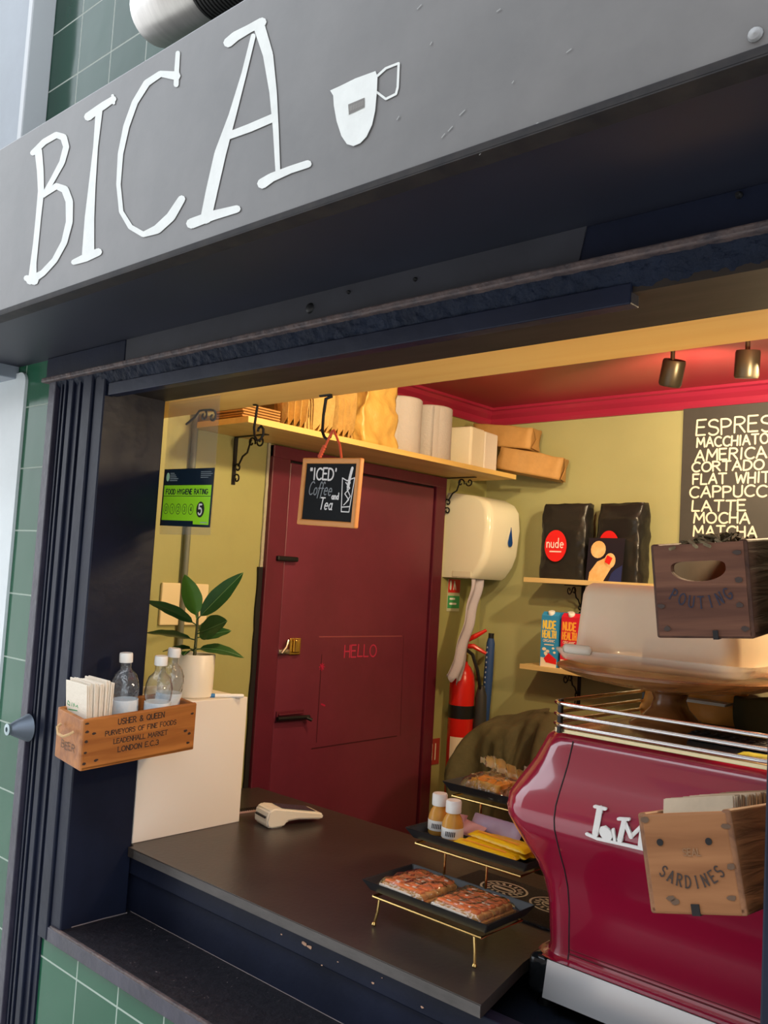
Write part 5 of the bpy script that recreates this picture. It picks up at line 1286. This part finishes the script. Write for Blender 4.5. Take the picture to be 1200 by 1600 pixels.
# menu board
t = thing('menu_board', 'large black chalk menu board listing coffees on the back wall', 'menu board', (-.95, BY, 1.55))
bld(MB().box((-1.353, BY-.018, 1.62), (-.30, BY-.001, 2.285), .002), 'board', BOARD, t)
fmn = plane_y(BY-.0188)
LN = [('ESPRESSO', -1.302, 2.185, .054, .0465, 8), ('MACCHIATO', -1.298, 2.143, .033, .0282, 9), ('AMERICANO', -1.303, 2.094, .038, .0370, 9), ('CORTADO', -1.313, 2.056, .033, .0365, 7),
      ('FLAT WHITE', -1.308, 2.011, .035, .0300, 10), ('CAPPUCCINO', -1.318, 1.964, .038, .0372, 10), ('LATTE', -1.308, 1.916, .036, .0388, 5), ('MOCHA', -1.300, 1.874, .036, .0400, 5), ('MATCHA', -1.300, 1.827, .036, .0375, 6)]
for s, x, z_, h, adv, n_ in LN:
    m = text(MB(), s, fmn, x, z_, h, .0062, jit=.04, fit=adv*n_-.008); o = bld(m, 'chalk_line', CHALK, t)
# ================================================================== SPOTLIGHTS
def spot(loc, lab, rot):
    t = thing('ceiling_spotlight', lab, 'spotlight', loc, (0, 0, 0), 'ceiling spotlights')
    MB().lathe([(.022, CEIL-loc[2]), (.022, CEIL-loc[2]-.008), (.006, CEIL-loc[2]-.010)], n=18).build('ceiling_rose', SPOTM, t, True)
    MB().tube([(0, 0, CEIL-loc[2]), (0, 0, .018)], .006, 10).build('stem', SPOTM, t, True)
    M = Euler(rot).to_matrix().to_4x4()
    m = MB(); m.lathe([(.024, .034), (.029, .036), (.031, .030), (.031, -.030), (.028, -.036), (.0, -.036)], n=28, M=M); m.lathe([(.024, .034), (.022, .010), (0, .010)], n=28, M=M)
    m.build('lamp_head', SPOTM, t, True)
    m = MB()
    for k in range(7): m.box((-.019, -.018+k*.006, .012), (.019, -.016+k*.006, .024), 0, 0, M)
    m.build('cooling_fins', BRASS, t)
    return t
spot((-1.055, 2.30, 2.224), 'left bronze cylinder spotlight on the red ceiling', (.25, .30, 0))
spot((-.852, 2.30, 2.224), 'right bronze cylinder spotlight on the red ceiling', (.15, .10, 0))

# ================================================================== JACKET over chair behind the counter
t = thing('wooden_chair', 'wooden chair hidden under the olive jacket behind the counter', 'chair', (-1.45, 2.42, 0))
MB().box((-.22, -.2, .43), (.22, .2, .46), .008).build('seat', ACACIA, t)
for sx2 in (-1, 1):
    for sy2 in (-1, 1): MB().box((sx2*.2-.018, sy2*.18-.018, 0), (sx2*.2+.018, sy2*.18+.018, .43 if sy2 < 0 else 1.12), .003).build('leg', ACACIA, t)
MB().box((-.2, .165, .95), (.2, .195, 1.13), .008).build('backrest', ACACIA, t)
m = MB()
def jk(u, v):
    # u across, v from front hem over the top to back hem
    x = -.30+u*.66
    s = v*2.0
    prof = [(-.10, .55), (-.10, .80), (-.075, 1.0), (-.03, 1.135), (.03, 1.175), (.10, 1.165), (.15, 1.10), (.17, .9), (.18, .6)]
    k = v*(len(prof)-1); i = min(int(k), len(prof)-2); f_ = k-i
    y = prof[i][0]*(1-f_)+prof[i+1][0]*f_; z = prof[i][1]*(1-f_)+prof[i+1][1]*f_
    edge = max(0, .18-u)/.18
    z -= .16*edge**2*(1 if z > .9 else .3)
    z += .045*math.sin(u*3.0)*(1 if z > .9 else 0)
    w_ = .026*math.sin(u*22+6*noise.noise(Vector((u*3, v*3, 0)))+v*4)*(1-.3*abs(v-.5))+.016*abs(noise.noise(Vector((u*11+v*6, v*7-u*4, 3))))*3
    q = Vector((x, y*1.4+w_, z))
    return crumple(q, 7, .035, 2)
m.grid(jk, 60, 50)
o = m.build('jacket', ARMY, smooth='all'); o.location = (-1.50, 2.40, .0); so = o.modifiers.new('thick', 'SOLIDIFY'); so.thickness = .006
tag(o, 'olive green jacket draped behind the counter next to espresso machine', 'jacket')

# ================================================================== details that belong to a part hang under it
bpy.context.view_layer.update()
UNDER = {'screw': 'board', 'scuff_marks': 'board', 'painted_letter': 'board', 'painted_cup': 'board', 'cup_handle': 'painted_cup', 'cup_label': 'painted_cup',
         'chalk_writing': 'slate', 'chalk_drawing': 'slate', 'cord_knot': 'hanging_cord', 'number': 'number_disc', 'dark_print': 'lime_panel', 'soil': 'pot',
         'screen': 'reader_body', 'card_slot': 'reader_body', 'sticker_lettering': 'round_sticker', 'label_print': 'label_band', 'instruction_label': 'cylinder',
         'strap': 'cylinder', 'chalk_line': 'board', 'cooling_fins': 'lamp_head', 'icing_drip': 'pastry', 'panel_seam': 'red_body', 'raised_logo': 'red_body',
         'lower_moulding': 'red_body', 'rope_handle': 'end_board', 'drilled_hole': 'end_board', 'level_window': 'cover', 'lower_recess': 'cover', 'pale_pattern': 'folded_canopy',
         'key_barrel': 'cone', 'cardboard_core': 'paper_sheet', 'loose_end': 'paper_sheet', 'brand_lettering': 'carton_body', 'folded_flap': 'wrapping_paper',
         'hasp_staple': 'hasp', 'bolt_rod': 'bolt_plate', 'chalk': 'x', 'round_logo': 'mat_base', 'sign_symbols': 'sign_board', 'edge_strip': 'worktop'}
def base(n): return n.split('.')[0]
for o in list(bpy.data.objects):
    par = o.parent
    if par is None or par.parent is not None: continue
    want = UNDER.get(base(o.name))
    if not want: continue
    if want == 'painted_cup': want = 'board' if not any(base(c.name) == 'painted_cup' for c in par.children) else 'painted_cup'
    cand = [c for c in par.children if base(c.name) == want and c is not o]
    if not cand: continue
    if any(base(c.name) == 'painted_cup' and UNDER.get('painted_cup') for c in cand): cand = [c for c in par.children if base(c.name) == 'board']
    o.parent = cand[0]
